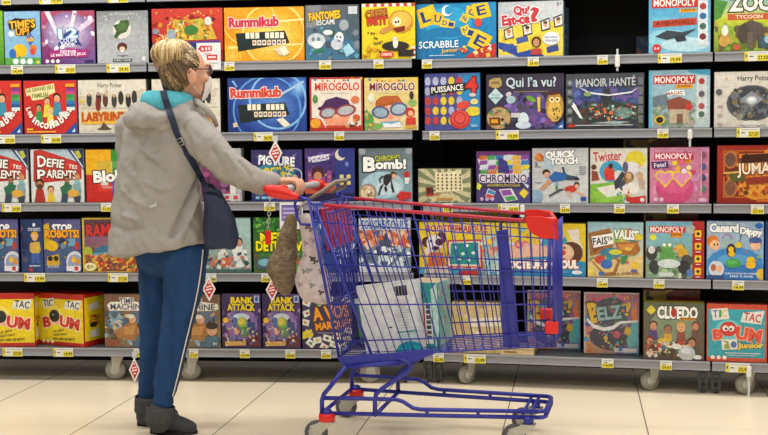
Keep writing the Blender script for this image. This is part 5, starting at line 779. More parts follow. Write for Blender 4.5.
for f in (lambda p: p, mir):
    trolley_caster(f(pr), True, -.046, rad=.047, zt=pr.z - .02)
    trolley_caster(f(pf), False, -.055, rad=.047, zt=.094)
def cwp(p): return CO + CE * p.x + CV * p.y + Vector((0, 0, p.z))

# ---------------------------------------------------------------- the woman
M['skin'] = mat('skin', 'd29c80', 0.5, 0, 0.4, 0.06, 40)
M['jacket'] = mat('heather_grey_jacket_cloth', '9d9893', 0.85, 0, 0.25, 0.10, 14, 0.5, 220)
M['lining'] = mat('turquoise_fleece_lining', '58b4c4', 0.95, 0, 0.2, 0.12, 40, 0.6, 300)
M['denim'] = mat('blue_denim', '1e3f6c', 0.85, 0, 0.25, 0.22, 22, 0.4, 500, stretch=(1, 1, .35))
M['suede'] = mat('charcoal_suede', '47484a', 0.95, 0, 0.2, 0.14, 30, 0.4, 200)
M['sole'] = mat('black_boot_sole', '232325', 0.8, 0, 0.3, 0.05, 20)
M['navy'] = mat('navy_nylon', '1f2a44', 0.6, 0, 0.4, 0.12, 25, 0.3, 120)
M['white'] = mat('white_tape', 'dcdcd8', 0.6, 0, 0.3, 0.04, 20)
M['reflect'] = mat('silver_reflective_print', 'e6e8ea', 0.25, 0.3, 0.6, 0.03, 20)
M['maskcloth'] = mat('white_mask_cloth', 'dcd6d0', 0.9, 0, 0.2, 0.08, 60)
M['frame'] = mat('dark_red_spectacle_frame', '5a1a24', 0.25, 0, 0.6, 0.05, 30)
M['lens'] = mat('spectacle_lens', 'c8ccd0', 0.05, 0, 0.6, alpha=0.35)
M['hairmat'] = printed('streaked_hair', 0.45, 0.5, 0.1, 0.25)
M['clip'] = mat('rose_hair_clip', 'b0786a', 0.35, 0, 0.5, 0.1, 30)
M['eyewhite'] = mat('eye_white', 'e8e4e0', 0.2, 0, 0.5, 0.02, 30)
UP = Vector((0, 0, 1))
def frame(deg):
    a = math.radians(deg); return Vector((math.cos(a), math.sin(a), 0)), Vector((math.sin(a), -math.cos(a), 0))
tF, tR = frame(50)          # torso heading and its right
hF, hR = frame(33)          # head heading and its right
person = empty('person', (floorpt(165, 432).x, 5.1, 0))
tag(person, 'woman in a grey jacket and jeans, seen from behind, pushing the trolley', 'person')
PO = Vector(person.location)
def ring(c, f, r, w, d, n=28, e=2.3):
    out = []
    for j in range(n):
        t = 2 * PI * j / n; ct, st = math.cos(t), math.sin(t)
        out.append(c + r * (w * math.copysign(abs(ct) ** (2 / e), ct)) + f * (d * math.copysign(abs(st) ** (2 / e), st)))
    return out
def limb(mb, pts, n=16):
    """tapering limb through (point, radius) joints, with rounded ends"""
    P_ = [Vector(p) for p, r in pts]; R_ = [r for p, r in pts]
    q = [P_[0] - (P_[1] - P_[0]).normalized() * R_[0] * .7]; rr = [R_[0] * .5]
    for i in range(len(P_)):
        q.append(P_[i]); rr.append(R_[i])
        if i < len(P_) - 1:
            q.append(P_[i].lerp(P_[i + 1], .5)); rr.append((R_[i] + R_[i + 1]) / 2)
    q.append(P_[-1] + (P_[-1] - P_[-2]).normalized() * R_[-1] * .7); rr.append(R_[-1] * .5)
    mb.tube(q, rr, n)
def project(p):
    d = Vector(p) - CAM; w = d.dot(_f); return 384 + FPX * d.dot(CR) / w, 217.5 - FPX * d.dot(CU) / w

# joints
hc = W(184.5, 71, 5.09)
neck0 = W(172, 106, 5.12); neck1 = W(181, 86, 5.1)
RS = W(193, 125, 5.0); RE = W(229, 168, 4.96)
LS = W(131, 124, 5.25); LE = LS + tF * .03 + UP * -.27 - tR * .03; LW = LE + tF * .1 + tR * .03 + UP * -.2
gp = None
for k in range(101):
    q = cwp(hn.lerp(hf, k / 100))
    if project(q)[0] >= 294: gp = q; break
ga = (cwp(hf) - cwp(hn)).normalized(); gu = CE.copy(); gz = UP.copy()
gu = (gu - ga * gu.dot(ga)).normalized()
RWp = gp - gu * .088 + gz * .022 - ga * .006
hips = [(W(184, 250, 5.04), .098), (W(184, 284, 5.03), .08), (W(176, 330, 5.03), .059), (W(168, 374, 5.03), .049), (W(162.5, 405, 5.03), .036)]
hipl = [(W(160, 250, 5.2), .098), (W(159, 284, 5.2), .08), (W(153.5, 330, 5.2), .056), (W(151, 374, 5.2), .046), (W(147.5, 397, 5.2), .037)]
# ---- body: one continuous skin
b = MB()
hcT = Matrix((hF, -hR, UP)).transposed()   # head axes: x forward, y left, z up
def HP(x, y, z): return hc + hF * x - hR * y + UP * z
b.ball(hc, (.092, .074, .105), 24, 16, R=hcT)
b.ball(HP(.036, 0, -.062), (.055, .052, .058), 18, 12, R=hcT)
b.ball(HP(.06, 0, -.098), (.024, .03, .02), 14, 9, R=hcT)
b.ball(HP(.05, 0, -.01), (.046, .06, .055), 18, 12, R=hcT)
limb(b, [(HP(.088, 0, .0), .011), (HP(.103, 0, -.03), .013)], 10); b.ball(HP(.1, 0, -.036), (.015, .018, .012), 12, 8, R=hcT)
for s_ in (-1, 1):
    b.ball(HP(.088, s_ * .03, .026), (.014, .026, .01), 12, 8, R=hcT)
    b.ball(HP(.066, s_ * .042, -.03), (.022, .022, .022), 12, 8, R=hcT)
    er = hcT @ Matrix.Rotation(s_ * .35, 3, 'Z') @ Matrix.Rotation(-.25, 3, 'Y')
    b.ball(HP(-.004, s_ * .082, -.024), (.021, .009, .035), 14, 10, R=er); b.ball(HP(-.004, s_ * .081, -.05), (.011, .008, .012), 10, 8, R=er)
b.ball(HP(.089, 0, -.064), (.012, .024, .008), 12, 8, R=hcT); b.ball(HP(.087, 0, -.076), (.012, .02, .008), 12, 8, R=hcT)
limb(b, [(neck0 - UP * .03, .062), (neck0.lerp(neck1, .5), .054), (neck1, .055)])
b.loft([ring(W(158, 250, 5.12), tF, tR, .16, .105), ring(W(160, 225, 5.12), tF, tR, .165, .11), ring(W(161, 190, 5.12), tF, tR, .135, .09), ring(W(162, 155, 5.12), tF, tR, .15, .095), ring(W(164, 130, 5.12), tF, tR, .16, .085), ring(W(170, 112, 5.12), tF, tR, .11, .06)])
limb(b, hips); limb(b, hipl); b.ball(W(171, 252, 5.12), (.15, .12, .1))
limb(b, [(RS, .052), (RS.lerp(RE, .5), .046), (RE, .04), (RE.lerp(RWp, .5), .036), (RWp, .026)])
limb(b, [(LS, .052), (LE, .04), (LE.lerp(LW, .5), .036), (LW, .026)])
def hand(mb, wr, kn, across, fwd, up, chains, thumb):
    """wr wrist, kn middle of the knuckles, across from index to little finger"""
    n = 14
    pr_ = [(wr, .022, .018), (wr.lerp(kn, .35), .033, .018), (wr.lerp(kn, .75), .041, .016), (kn, .041, .0125)]
    pal = (kn - wr).normalized()
    nz = across.cross(pal).normalized()
    mb.loft([[c + across * (math.cos(2 * PI * j / n) * a) + nz * (math.sin(2 * PI * j / n) * d) for j in range(n)] for c, a, d in pr_])
    for ch in chains: limb(mb, ch, 10)
    limb(mb, thumb, 10)
kn = gp + gu * .004 + gz * .03
chains = []
for i, (off, ln) in enumerate(((.031, .95), (.0105, 1.05), (-.0105, 1.0), (-.031, .85))):
    o = ga * off
    chains.append([(kn + o - gu * .012 - gz * .002, .0098), (kn + o + gu * .016 * ln - gz * .004, .0092), (gp + o + gu * .029 + gz * .008, .0086), (gp + o + gu * .028 - gz * .014 * ln, .0082), (gp + o + gu * .012 - gz * .026 * ln, .0075)])
thumb = [(RWp + ga * .018 + gu * .025 - gz * .004, .0125), (gp - gu * .022 + ga * .044 - gz * .004, .0115), (gp + ga * .05 - gz * .023 + gu * .002, .0098), (gp + ga * .04 - gz * .027 + gu * .018, .0085)]
hb = MB()
hand(b, RWp, kn, -ga, gu, gz, chains, thumb)
lf = (LW - LE).normalized(); lac = (tR * .5 + tF * -.2 + UP * -.6).normalized(); lac = (lac - lf * lac.dot(lf)).normalized(); lkn = LW + lf * .085
lup = lac.cross(lf).normalized()
hand(b, LW, lkn, lac, lf, lup, [[(lkn + lac * o, .0095), (lkn + lac * o + lf * .03 - lup * .006, .009), (lkn + lac * o + lf * .052 - lup * .02, .0085), (lkn + lac * o + lf * .062 * l - lup * .036, .0075)] for o, l in ((-.031, .95), (-.0105, 1.08), (.0105, 1.04), (.031, .9))],
     [(LW - lac * .018 + lf * .025, .0125), (LW - lac * .045 + lf * .055 - lup * .01, .0112), (LW - lac * .052 + lf * .085 - lup * .022, .0095), (LW - lac * .048 + lf * .105 - lup * .03, .0085)])
vs_, fs_ = remeshed(b, .0048, 3)
bb = MB(); bb.mesh(vs_, fs_, smooth=True)
bb.build('body', 'skin', person, off=PO)
BODY = BVHTree.FromPolygons(vs_, fs_)
for s_ in (-1, 1):
    e = MB(); e.ball(HP(.081, s_ * .031, .006), .0125, 12, 8); eo = e.build('eye', 'eyewhite', person, off=PO)
    e = MB(); e.ball(HP(.0895, s_ * .031, .006), (.0052, .0055, .0055), 10, 6); e.build('iris', 'sole', eo, off=PO)
# ---- jeans
j = MB()
def grow(q, d): return [(p, r + d) for p, r in q]
limb(j, grow(hips, .006)[:-1] + [(hips[-1][0], hips[-1][1] + .004)]); limb(j, grow(hipl, .006)[:-1] + [(hipl[-1][0], hipl[-1][1] + .004)])
j.ball(W(171, 250, 5.12), (.165, .13, .115))
vs_, fs_ = remeshed(j, .007, 4)
T_ = BVHTree.FromPolygons(vs_, fs_)
out = []
for v in vs_:
    loc, nrm, i, d = T_.find_nearest(v)
    k = noise.noise(Vector((v.x * 9, v.y * 9, v.z * 26))) * .006 + noise.noise(Vector((v.x * 22, v.y * 22, v.z * 50 + v.x * 30))) * .003
    out.append(v + nrm * k)
JE = BVHTree.FromPolygons(out, fs_)
jm = MB(); jm.mesh(out, fs_, smooth=True); jeans = jm.build('jeans', 'denim', person, off=PO)
def surf(tree, px, py, off=.003):
    loc, nrm, i, d = tree.ray_cast(CAM, (ray(px, py)).normalized())
    if loc is None: return None, None
    return loc + nrm * off, nrm
def ribbon(tree, path, width, off, name, material, parent, n=30, thick=.0012):
    """a strip of tape lying on a surface along an image path"""
    pts = []
    L = [0]
    for a, b_ in zip(path, path[1:]): L.append(L[-1] + math.hypot(b_[0] - a[0], b_[1] - a[1]))
    for k in range(n + 1):
        t = L[-1] * k / n
        for i in range(len(path) - 1):
            if t <= L[i + 1] + 1e-6:
                u = (t - L[i]) / (L[i + 1] - L[i]); x = path[i][0] + (path[i + 1][0] - path[i][0]) * u; y = path[i][1] + (path[i + 1][1] - path[i][1]) * u; break
        p, nn = surf(tree, x, y, off)
        if p is not None: pts.append((p, nn))
    if len(pts) < 2: return None, []
    # smooth the strip so that it bridges wrinkles
    for _ in range(3):
        pts = [pts[0]] + [((pts[i - 1][0] + pts[i][0] * 2 + pts[i + 1][0]) / 4, (pts[i - 1][1] + pts[i][1] * 2 + pts[i + 1][1]).normalized()) for i in range(1, len(pts) - 1)] + [pts[-1]]
    rings = []
    for i, (p, nn) in enumerate(pts):
        t = (pts[min(i + 1, len(pts) - 1)][0] - pts[max(i - 1, 0)][0]).normalized(); x = t.cross(nn).normalized()
        rings.append([p + x * width / 2 - nn * thick, p + x * width / 2 + nn * thick, p - x * width / 2 + nn * thick, p - x * width / 2 - nn * thick])
    mb = MB(); mb.loft(rings, smooth=False)
    return mb.build(name, material, parent, off=PO), pts
ribbon(JE, [(204, 250), (203, 262), (200, 285), (195, 310), (189.5, 332), (184, 355), (179, 376), (173.5, 396)], .017, .002, 'side_stripe', 'navy', jeans, 40)
ribbon(JE, [(202.3, 250), (201.2, 262), (198.2, 285), (193, 310), (187.6, 332), (182, 355), (177.2, 376), (172, 396)], .005, .004, 'white_piping', 'white', jeans, 40)
# ---- boots
def boot(heel, toe, ankle, top, r_top, name):
    heel = Vector(heel); toe = Vector(toe); d = (toe - heel).normalized(); s = d.cross(UP); Ln = (toe - heel).length
    m_ = MB()
    def sec(t, w, z0, z1):
        c = heel + d * (Ln * t); h = (z1 - z0) / 2; return [c + s * (w * math.cos(a)) + UP * (z0 + h + h * math.copysign(abs(math.sin(a)) ** .7, math.sin(a))) for a in (2 * PI * j / 16 for j in range(16))]
    m_.loft([sec(.0, .022, .006, .09), sec(.05, .034, .003, .11), sec(.2, .04, .003, .125), sec(.4, .041, .003, .105), sec(.6, .045, .003, .075), sec(.8, .046, .003, .06), sec(.93, .038, .004, .05), sec(1.0, .018, .008, .036)])
    limb(m_, [(top, r_top), (top.lerp(ankle, .5), r_top * .97), (ankle, r_top * .98)])
    v_, f_ = remeshed(m_, .006, 4)
    Tb = BVHTree.FromPolygons(v_, f_); o2 = []
    for v in v_:
        nr = Tb.find_nearest(v)[1]; o2.append(v + nr * (noise.noise(Vector((v.x * 8, v.y * 8, v.z * 45))) * .006))
    bm_ = MB(); bm_.mesh(o2, f_, smooth=True); ob = bm_.build(name, 'suede', person, off=PO)
    ax = (ankle - top).normalized(); cf = MB()
    prof = [(-.012, .97), (-.018, 1.03), (-.014, 1.09), (.0, 1.12), (.018, 1.1), (.034, 1.12), (.046, 1.13), (.052, 1.06), (.05, .98)]
    x_ = ax.orthogonal().normalized(); y_ = ax.cross(x_)
    cf.loft([[top + ax * t + (x_ * math.cos(a) + y_ * math.sin(a)) * (r_top * k * (1 + .03 * noise.noise(Vector((math.cos(a) * 2, math.sin(a) * 2, t * 40))))) for a in (2 * PI * j / 28 for j in range(28))] for t, k in prof], cap=False)
    cf.build('boot_cuff', 'suede', ob, off=PO)
    so = MB()
    def sol(k): return [heel + d * (Ln * (.5 + .515 * math.cos(a))) + s * ((.044 + .003 * math.cos(a)) * math.sin(a)) + UP * k for a in (2 * PI * j / 28 for j in range(28))]
    so.loft([sol(.0), sol(.014)], smooth=False); so.build('sole', 'sole', ob, off=PO)
    return Tb
nt_ = floorpt(197, 433.5); nh = floorpt(150.5, 433)
BT = boot(nh, nt_, W(159.5, 424, 5.03), W(160.5, 410, 5.03), .055, 'boot')
ft = floorpt(177, 419.5); fh = floorpt(138, 426)
boot(fh, ft, W(147.5, 416, 5.21), W(147.5, 400, 5.2), .05, 'boot')
# ---- jacket
k = MB()
def hemring(c, w, d):
    q = ring(c, tF, tR, w, d); hz = max(0, 1 - (c.z - W(157, 254, 5.12).z) / .12)
    return [p + UP * hz * (.026 * (p - c).dot(tR) / w + .026 * ((p - c).dot(tR) / w) ** 2) for p in q]
k.loft([hemring(c, w, d) for c, w, d in ((W(157, 254, 5.12), .252, .158), (W(157.5, 243, 5.12), .252, .158), (W(158, 225, 5.12), .24, .148), (W(157.5, 190, 5.12), .215, .137), (W(160, 155, 5.12), .205, .127), (W(163, 132, 5.12), .202, .115), (W(166, 117, 5.12), .175, .098), (W(170, 108, 5.12), .125, .085), (W(174, 101, 5.12), .082, .076))])
sl = [(W(190, 126, 5.02), .078), (W(208, 146, 4.97), .074), (W(226, 166, 4.96), .068), (W(244, 176, 4.98), .058), (W(262, 183, 5.01), .049), (RWp - gu * .002 + UP * .002, .036)]
limb(k, sl, 20)
limb(k, [(LS + tR * .02, .08), (LS.lerp(LE, .5), .07), (LE, .064), (LE.lerp(LW, .55), .052), (LW - lf * .03, .04)], 20)
Nb = W(171, 106, 5.12)
def hoodp(a, rad, dz): return Nb + (-tF * math.cos(a) + tR * math.sin(a)) * rad + UP * dz
hp = []; hr = []
for i in range(15):
    a = -2.5 + 5.0 * i / 14; w = math.cos(a / 2.9) ** 2
    dip = math.exp(-((a - .85) / .6) ** 2); hp.append(hoodp(a - .15, .088 + .034 * w + .012 * dip, -.012 - .03 * w - .03 * dip)); hr.append(.026 + .042 * w - .014 * dip)
k.tube(hp, hr, 16)
k.ball(hoodp(-.35, .13, -.055), (.075, .075, .055), 16, 10)
vs_, fs_ = remeshed(k, .007, 4)
T0 = BVHTree.FromPolygons(vs_, fs_)
folds = []
for path, A, sg in (([(199, 172), (193, 192), (183, 212), (172, 236)], -.014, .011), ([(203, 172), (198, 196), (190, 216), (180, 240)], .010, .013),
                    ([(148, 128), (140, 145), (133, 170)], -.006, .012), ([(130, 128), (150, 131), (168, 122)], -.010, .010), ([(182, 128), (190, 140), (196, 158)], -.007, .012),
                    ([(112, 205), (122, 215), (138, 220)], .008, .010), ([(112, 225), (128, 232), (142, 228)], -.006, .012), ([(146, 158), (158, 168), (166, 172)], -.006, .010),
                    ([(140, 148), (150, 156), (158, 160)], .006, .008), ([(166, 128), (162, 145), (150, 152)], .005, .012), ([(146, 182), (160, 190), (172, 188)], .007, .010), ([(108, 246), (140, 254), (180, 248), (208, 240)], -.004, .006),
                    ([(214, 150), (222, 164), (224, 184)], -.007, .010), ([(226, 152), (236, 166), (238, 186)], .006, .010), ([(240, 162), (250, 176), (248, 190)], -.005, .009), ([(258, 172), (262, 184), (260, 193)], .004, .008),
                    ([(122, 190), (130, 198), (146, 206)], .006, .012), ([(176, 215), (186, 222), (196, 226)], -.005, .012)):
    q = [surf(T0, x, y, 0)[0] for x, y in path]
    q = [p for p in q if p]
    if len(q) > 1: folds.append((q, A, sg))
out = []
for v in vs_:
    nr = T0.find_nearest(v)[1]
    dsp = noise.noise(Vector((v.x * 7 + 3, v.y * 7, v.z * 9))) * .008 + noise.noise(Vector((v.x * 15, v.y * 15 + 5, v.z * 22 + v.x * 20))) * .0062 + noise.noise(Vector((v.x * 34, v.y * 34 + 5, v.z * 50 - v.x * 30))) * .0024
    for q, A, sg in folds:
        best = 9
        for a, b_ in zip(q, q[1:]):
            ab = b_ - a; t = min(max((v - a).dot(ab) / ab.length_squared, 0), 1); best = min(best, (v - a - ab * t).length)
        if best < .05: dsp += 1.5 * A * math.exp(-(best / sg) ** 2)
    out.append(v + nr * dsp)
JK = BVHTree.FromPolygons(out, fs_)
jm = MB(); jm.mesh(out, fs_, smooth=True); jacket = jm.build('jacket', 'jacket', person, off=PO)
# fleece lining in the mouth of the hood
lm = MB(); q = []; rr = []
for i in range(15):
    a = -2.2 + 4.4 * i / 14; w = math.cos(a / 2.9) ** 2
    dip = math.exp(-((a - .85) / .6) ** 2); q.append(hoodp(a - .15, .062 + .026 * w + .016 * dip, .018 + .004 * w - .012 * dip)); rr.append(.022 + .02 * w + .012 * dip)
lm.tube(q, rr, 14); JKL = BVHTree.FromPolygons(list(out) + [Vector(p) for p in lm.v], list(fs_) + [tuple(i + len(out) for i in f_) for f_ in lm.f]); lm.build('hood_lining', 'lining', jacket, off=PO)
for pth, wd_, nm, mt_ in (([(150.5, 207.5), (152, 205.5)], .007, 'reflective_mark', 'reflect'), ([(152.8, 207), (154.2, 204.6)], .007, 'reflective_mark', 'reflect'), ([(155, 206.6), (156.6, 203.6)], .007, 'reflective_mark', 'reflect'), ([(207, 213), (206.6, 228)], .007, 'reflective_strip', 'reflect')):
    ribbon(JK, pth, wd_, .003, nm, mt_, jacket, 6)
cl = MB()
cl.tube([hoodp(2.2, .1, .03), W(199, 103, 5.0), W(206, 109, 4.99), W(213, 117, 5.02), W(217, 126, 5.05)], [.016, .015, .014, .013, .01], 10, flat=.6); cl.build('collar_edge', 'jacket', jacket, off=PO)
# ---- face mask, spectacles
mk = MB(); rings = []
for i in range(9):
    t = i / 8; zc = -.022 - .088 * t; row = []
    for jx in range(15):
        a = -.95 + 1.9 * jx / 14
        bulge = .008 + .014 * math.sin(PI * min(t * 1.1, 1))
        rx = .05 + .052 * (1 - .35 * t) + bulge * math.cos(a) ; ry = .058 - .012 * t
        row.append(HP(-.0 + rx * math.cos(a) + .004, (ry + .004) * math.sin(a), zc - (.012 if abs(a) > .8 else 0)))
    rings.append(row)
vsm = []; fsm = []
for d in (0, 1):
    for row in rings: vsm += [p + (p - HP(0, 0, -.06)).normalized() * (.002 * d) for p in row]
nr_, nc_ = 9, 15
for i in range(nr_ - 1):
    for jx in range(nc_ - 1):
        a = i * nc_ + jx; f_ = (a, a + 1, a + nc_ + 1, a + nc_); fsm.append(f_[::-1]); fsm.append(tuple(x + nr_ * nc_ for x in f_))
mk.mesh(vsm, fsm, smooth=True)
mask = mk.build('face_mask', 'maskcloth', person, off=PO)
st = MB()
for s_ in (-1, 1):
    st.tube([HP(.055, s_ * .056, -.03), HP(.02, s_ * .078, -.012), HP(-.012, s_ * .084, .004)], .0014, 5); st.tube([HP(.05, s_ * .05, -.1), HP(.01, s_ * .075, -.07), HP(-.02, s_ * .086, -.04)], .0014, 5)
st.build('ear_loop', 'maskcloth', mask, off=PO)
gl = MB()
for s_ in (-1, 1):
    c = HP(.108, s_ * .034, .004)
    gl.tube([c + (-hR * s_ * math.cos(a) * -.026 * (-1) + UP * math.sin(a) * .02 - hF * (.008 * (1 + math.cos(a) * 1))) for a in (2 * PI * j_ / 20 for j_ in range(20))], .003, 6, closed=True)
    gl.tube([HP(.096, s_ * .06, .008), HP(.06, s_ * .077, .006), HP(.0, s_ * .085, .004), HP(-.02, s_ * .083, -.012)], .0032, 6)
gl.tube([HP(.108, .009, .008), HP(.112, 0, .01), HP(.108, -.009, .008)], .003, 6)
go = gl.build('spectacles', 'frame', person, off=PO)
for s_ in (-1, 1):
    c = HP(.1, s_ * .034, .004); ln_ = MB(); ln_.loft([[c + hF * d + (-hR * math.cos(a) * .024 + UP * math.sin(a) * .0185) for a in (2 * PI * j_ / 20 for j_ in range(20))] for d in (0, .0015)], smooth=False); ln_.build('lens', 'lens', go, off=PO)
# ---- hair: a cap swept up into a clip, blonde lengths falling over it
hb = MB()
hb.ball(HP(-.02, 0, .014), (.086, .083, .102), 22, 14, R=hcT)
hb.ball(HP(-.045, 0, -.045), (.048, .058, .062), 18, 12, R=hcT)
hb.ball(HP(-.062, 0, .05), (.05, .055, .055), 18, 12, R=hcT)
v_, f_ = remeshed(hb, .006, 4)
hm = MB(); ROOT = hexc('57432f'); BL = [hexc(c) for c in ('dfc89c', 'd6bc88', 'c6a874', 'aa8e60', '8c7250')]; DK = [hexc(c) for c in ('5a4430', '6e5538', '84694a', '46341f')]
hm.mesh(v_, f_, ROOT, True)
HB = BVHTree.FromPolygons(v_, f_)
rn = random.Random(12)
def on_hair(p, off):
    loc, nr, i, d = HB.find_nearest(p); return loc + nr * off
clip_p = HP(-.082, .0, .096)
def comb(A, Bp, n, col, r):
    pts = [on_hair(A.lerp(Bp, q_ / 6), .001 + rn.uniform(0, .002)) for q_ in range(7)]
    hm.tube(pts, [r * k for k in (.5, .9, 1, 1, 1, .9, .6)], 5, col)
for i in range(420):
    # strands combed from nape, temples and brow up to the clip
    sd_ = rn.choice([-1, 1])
    if i < 150: a = (rn.uniform(-.1, .0), sd_ * rn.uniform(.0, .08), rn.uniform(-.115, -.045))
    elif i < 360: a = (rn.uniform(-.03, .078), sd_ * rn.uniform(.05, .09), rn.uniform(-.004 if rn.random() < .4 else .015, .07))
    else: a = (rn.uniform(.04, .08), rn.uniform(-.055, .055), rn.uniform(.065, .1))
    low = a[2] < -.03
    comb(HP(*a), clip_p + Vector((rn.uniform(-.025, .025), rn.uniform(-.025, .025), rn.uniform(-.045, .0))), 6, rn.choice(DK if rn.random() < (.8 if low else .5) else BL[2:] if low else BL), rn.uniform(.0024, .0036))
Dc = HP(-.052, 0, .058); DR = Vector((.08, .07, .06))
db = MB(); db.ball(Dc, DR, 24, 16, R=hcT); v_, f_ = remeshed(db, .006, 3); hm.mesh(v_, f_, hexc('a68a58'), True)
def domep(ph, th, k): return Dc + hF * (DR.x * k * math.sin(th) * math.cos(ph)) - hR * (DR.y * k * math.sin(th) * math.sin(ph)) + UP * (DR.z * k * math.cos(th))
for i in range(430):
    ph = rn.uniform(0, 2 * PI); grp = noise.noise(Vector((math.cos(ph) * 2.6, math.sin(ph) * 2.6, 3)))
    tm = rn.uniform(1.35, 2.1) + .25 * grp; k0 = rn.uniform(1.0, 1.09) + .05 * grp; sw = rn.uniform(-.12, .12)
    q_ = [domep(ph + sw * (u - .5), .05 + (tm - .05) * u, k0 + .07 * math.sin(PI * u)) + UP * .004 for u in (0, .17, .34, .5, .67, .84, 1)]
    hm.tube(q_, [.0022, .0042, .0048, .0048, .0044, .0034, .0012], 5, rn.choice(BL if grp + rn.uniform(-.22, .22) > -.2 else BL[2:] + DK[2:3]))
for i in range(10):
    ph = rn.uniform(0, 2 * PI); o = hF * math.cos(ph) - hR * math.sin(ph); s0 = clip_p + UP * .02
    hm.tube([s0, s0 + o * .015 + UP * .025, s0 + o * .035 + UP * .035], [.001, .0008, .0005], 4, BL[0])
hair = hm.build('hair', 'hairmat', person, off=PO, ink=True)
c_ = MB()
for s_ in (-.012, .012):
    c_.tube([HP(-.075, .03 + s_, .1), HP(-.112, .028 + s_, .07), HP(-.118, .026 + s_, .03), HP(-.1, .024 + s_, -.005)], [.004, .006, .006, .004], 8, flat=.5)
c_.build('hair_clip', 'clip', hair, off=PO)
# ---- navy shoulder bag on a cross-body strap
bag = empty('shoulder_bag', W(220, 248, 4.97)); BO = Vector(bag.location)
tag(bag, 'navy nylon shoulder bag hanging at the woman\'s right hip', 'bag')
bF, bR = frame(12)
bm_ = MB(); rings = []
for py, cx, w, d in ((249.5, 220, .05, .028), (246, 221, .063, .042), (235, 221.5, .069, .047), (220, 219.5, .064, .044), (206, 216, .05, .036), (196, 213, .038, .024), (190, 212, .032, .012)):
    rings.append(ring(W(cx, py, 4.955), bR, bF, w, d, 26, 2.8))
bm_.loft(rings); v_, f_ = remeshed(bm_, .006, 3)
Tb = BVHTree.FromPolygons(v_, f_); o2 = []
for v in v_: o2.append(v + Tb.find_nearest(v)[1] * (noise.noise(Vector((v.x * 14, v.y * 14, v.z * 10))) * .008 + noise.noise(Vector((v.x * 44, v.y * 30, v.z * 14))) * .005))
mb = MB(); mb.mesh(o2, f_, smooth=True); mb.build('bag_body', 'navy', bag, off=BO)
fl_ = MB(); fl_.tube([W(204, 193, 4.95), W(209, 190.5, 4.925), W(216, 191, 4.925), W(221, 197, 4.94)], .006, 8); fl_.build('bag_rim', 'navy', bag, off=BO)
PO_keep = PO; PO = BO
so_, pts = ribbon(JKL, [(163, 90), (165, 98), (168, 106), (172, 119), (176, 130), (181, 140), (185, 148), (190, 158), (195, 168), (200, 177), (204, 186)], .027, .006, 'strap', 'navy', bag, 44, .002)
if pts:
    p, nn = pts[int(len(pts) * .57)]
    t = (pts[int(len(pts) * .57) + 1][0] - p).normalized(); x = t.cross(nn).normalized()
    bk = MB(); q = [p + nn * .004 + x * a * .019 + t * b_ * .014 for a, b_ in ((-1, -1), (1, -1), (1, 1), (-1, 1))]
    bk.tube(q, .0022, 6, closed=True); bk.tube([(q[0] + q[3]) / 2, (q[1] + q[2]) / 2], .002, 6); bk.build('buckle', 'steel', bag, off=BO)
    e = pts[-1][0]
    ex_ = MB(); ex_.tube([e, e.lerp(W(208, 192, 4.935), .6), W(210, 194, 4.945)], .012, 8, flat=.3, up=(0, -1, 0)); ex_.build('strap', 'navy', bag, off=BO)
    ex_ = MB(); ex_.tube([W(203, 184, 5.04), W(212, 186, 5.0), W(221, 196, 4.965)], .009, 8, flat=.3, up=(0, -1, 0)); ex_.build('strap', 'navy', bag, off=BO)
PO = PO_keep

# ---------------------------------------------------------------- bags hung on the trolley, goods inside it
M['bagbrown'] = mat('brown_printed_canvas', '86765e', 0.9, 0, 0.2, 0.5, 55, 0.4, 150, stretch=(1, 1, 2.2))
M['strapgrey'] = mat('grey_webbing', '8a8072', 0.85, 0, 0.2, 0.1, 60)
def sack(secs, v, th):
    mb = MB(); rings = []
    for py, xa, xb, k in secs:
        a = CP(xa, py, v); b_ = CP(xb, py, v); c = (a + b_) / 2; w = (b_ - a).length / 2
        d = (b_ - a).normalized(); n_ = Vector((-d.y, d.x, 0)).normalized()
        rings.append([cwp(c + d * (w * math.cos(t)) + n_ * (th * k * math.sin(t))) for t in (2 * PI * j / 24 for j in range(24))])
    mb.loft(rings); return mb
sb = sack([(295, 284, 291, .4), (290, 277, 294, .9), (280, 273, 295, 1.1), (270, 266, 297, 1.25), (262, 267, 296, .9), (254, 275, 297, 1.2), (244, 279, 296, .9), (230, 281, 297, .9), (219, 285, 298, .7), (213, 288, 301, .5)], .06, .045)
v_, f_ = remeshed(sb, .006, 4); Tb = BVHTree.FromPolygons(v_, f_); o2 = []
for v in v_: o2.append(v + Tb.find_nearest(v)[1] * (noise.noise(Vector((v.x * 16, v.y * 16, v.z * 12))) * .014 + noise.noise(Vector((v.x * 38, v.y * 38, v.z * 30))) * .006))
bg = empty('shopping_bag', cwp(CP(284, 296, .06))); tag(bg, 'crumpled brown printed bag hanging behind the trolley handle', 'bag', 'bags hung on the trolley')
mb = MB(); mb.mesh(o2, f_, smooth=True); mb.build('bag_body', 'bagbrown', bg, off=bg.location)
TB1 = BVHTree.FromPolygons(o2, f_)
PO_keep = PO; PO = Vector(bg.location)
for i, y in enumerate((226, 232, 238, 244, 250, 256, 262, 268, 274, 280)):
    ribbon(TB1, [(283.5 - i * .9, y), (289 - i * .6, y + 1), (293.5 - i * .4, y)], .0035 if i % 3 else .007, .001, 'printed_line', 'strapgrey', bg, 8, .0006)
PO = PO_keep
s_ = MB(); s_.tube([cwp(p) for p in (CP(293, 219, .06), CP(298, 209, .06), CP(308, 200, .05), CP(322, 192, .06), CP(336, 182, .09), CP(346, 180, .1), CP(345, 186, .12), CP(330, 193, .1))], [.008, .012, .016, .02, .021, .02, .016, .01], 10, flat=.5); s_.build('strap', 'strapgrey', bg, off=bg.location)
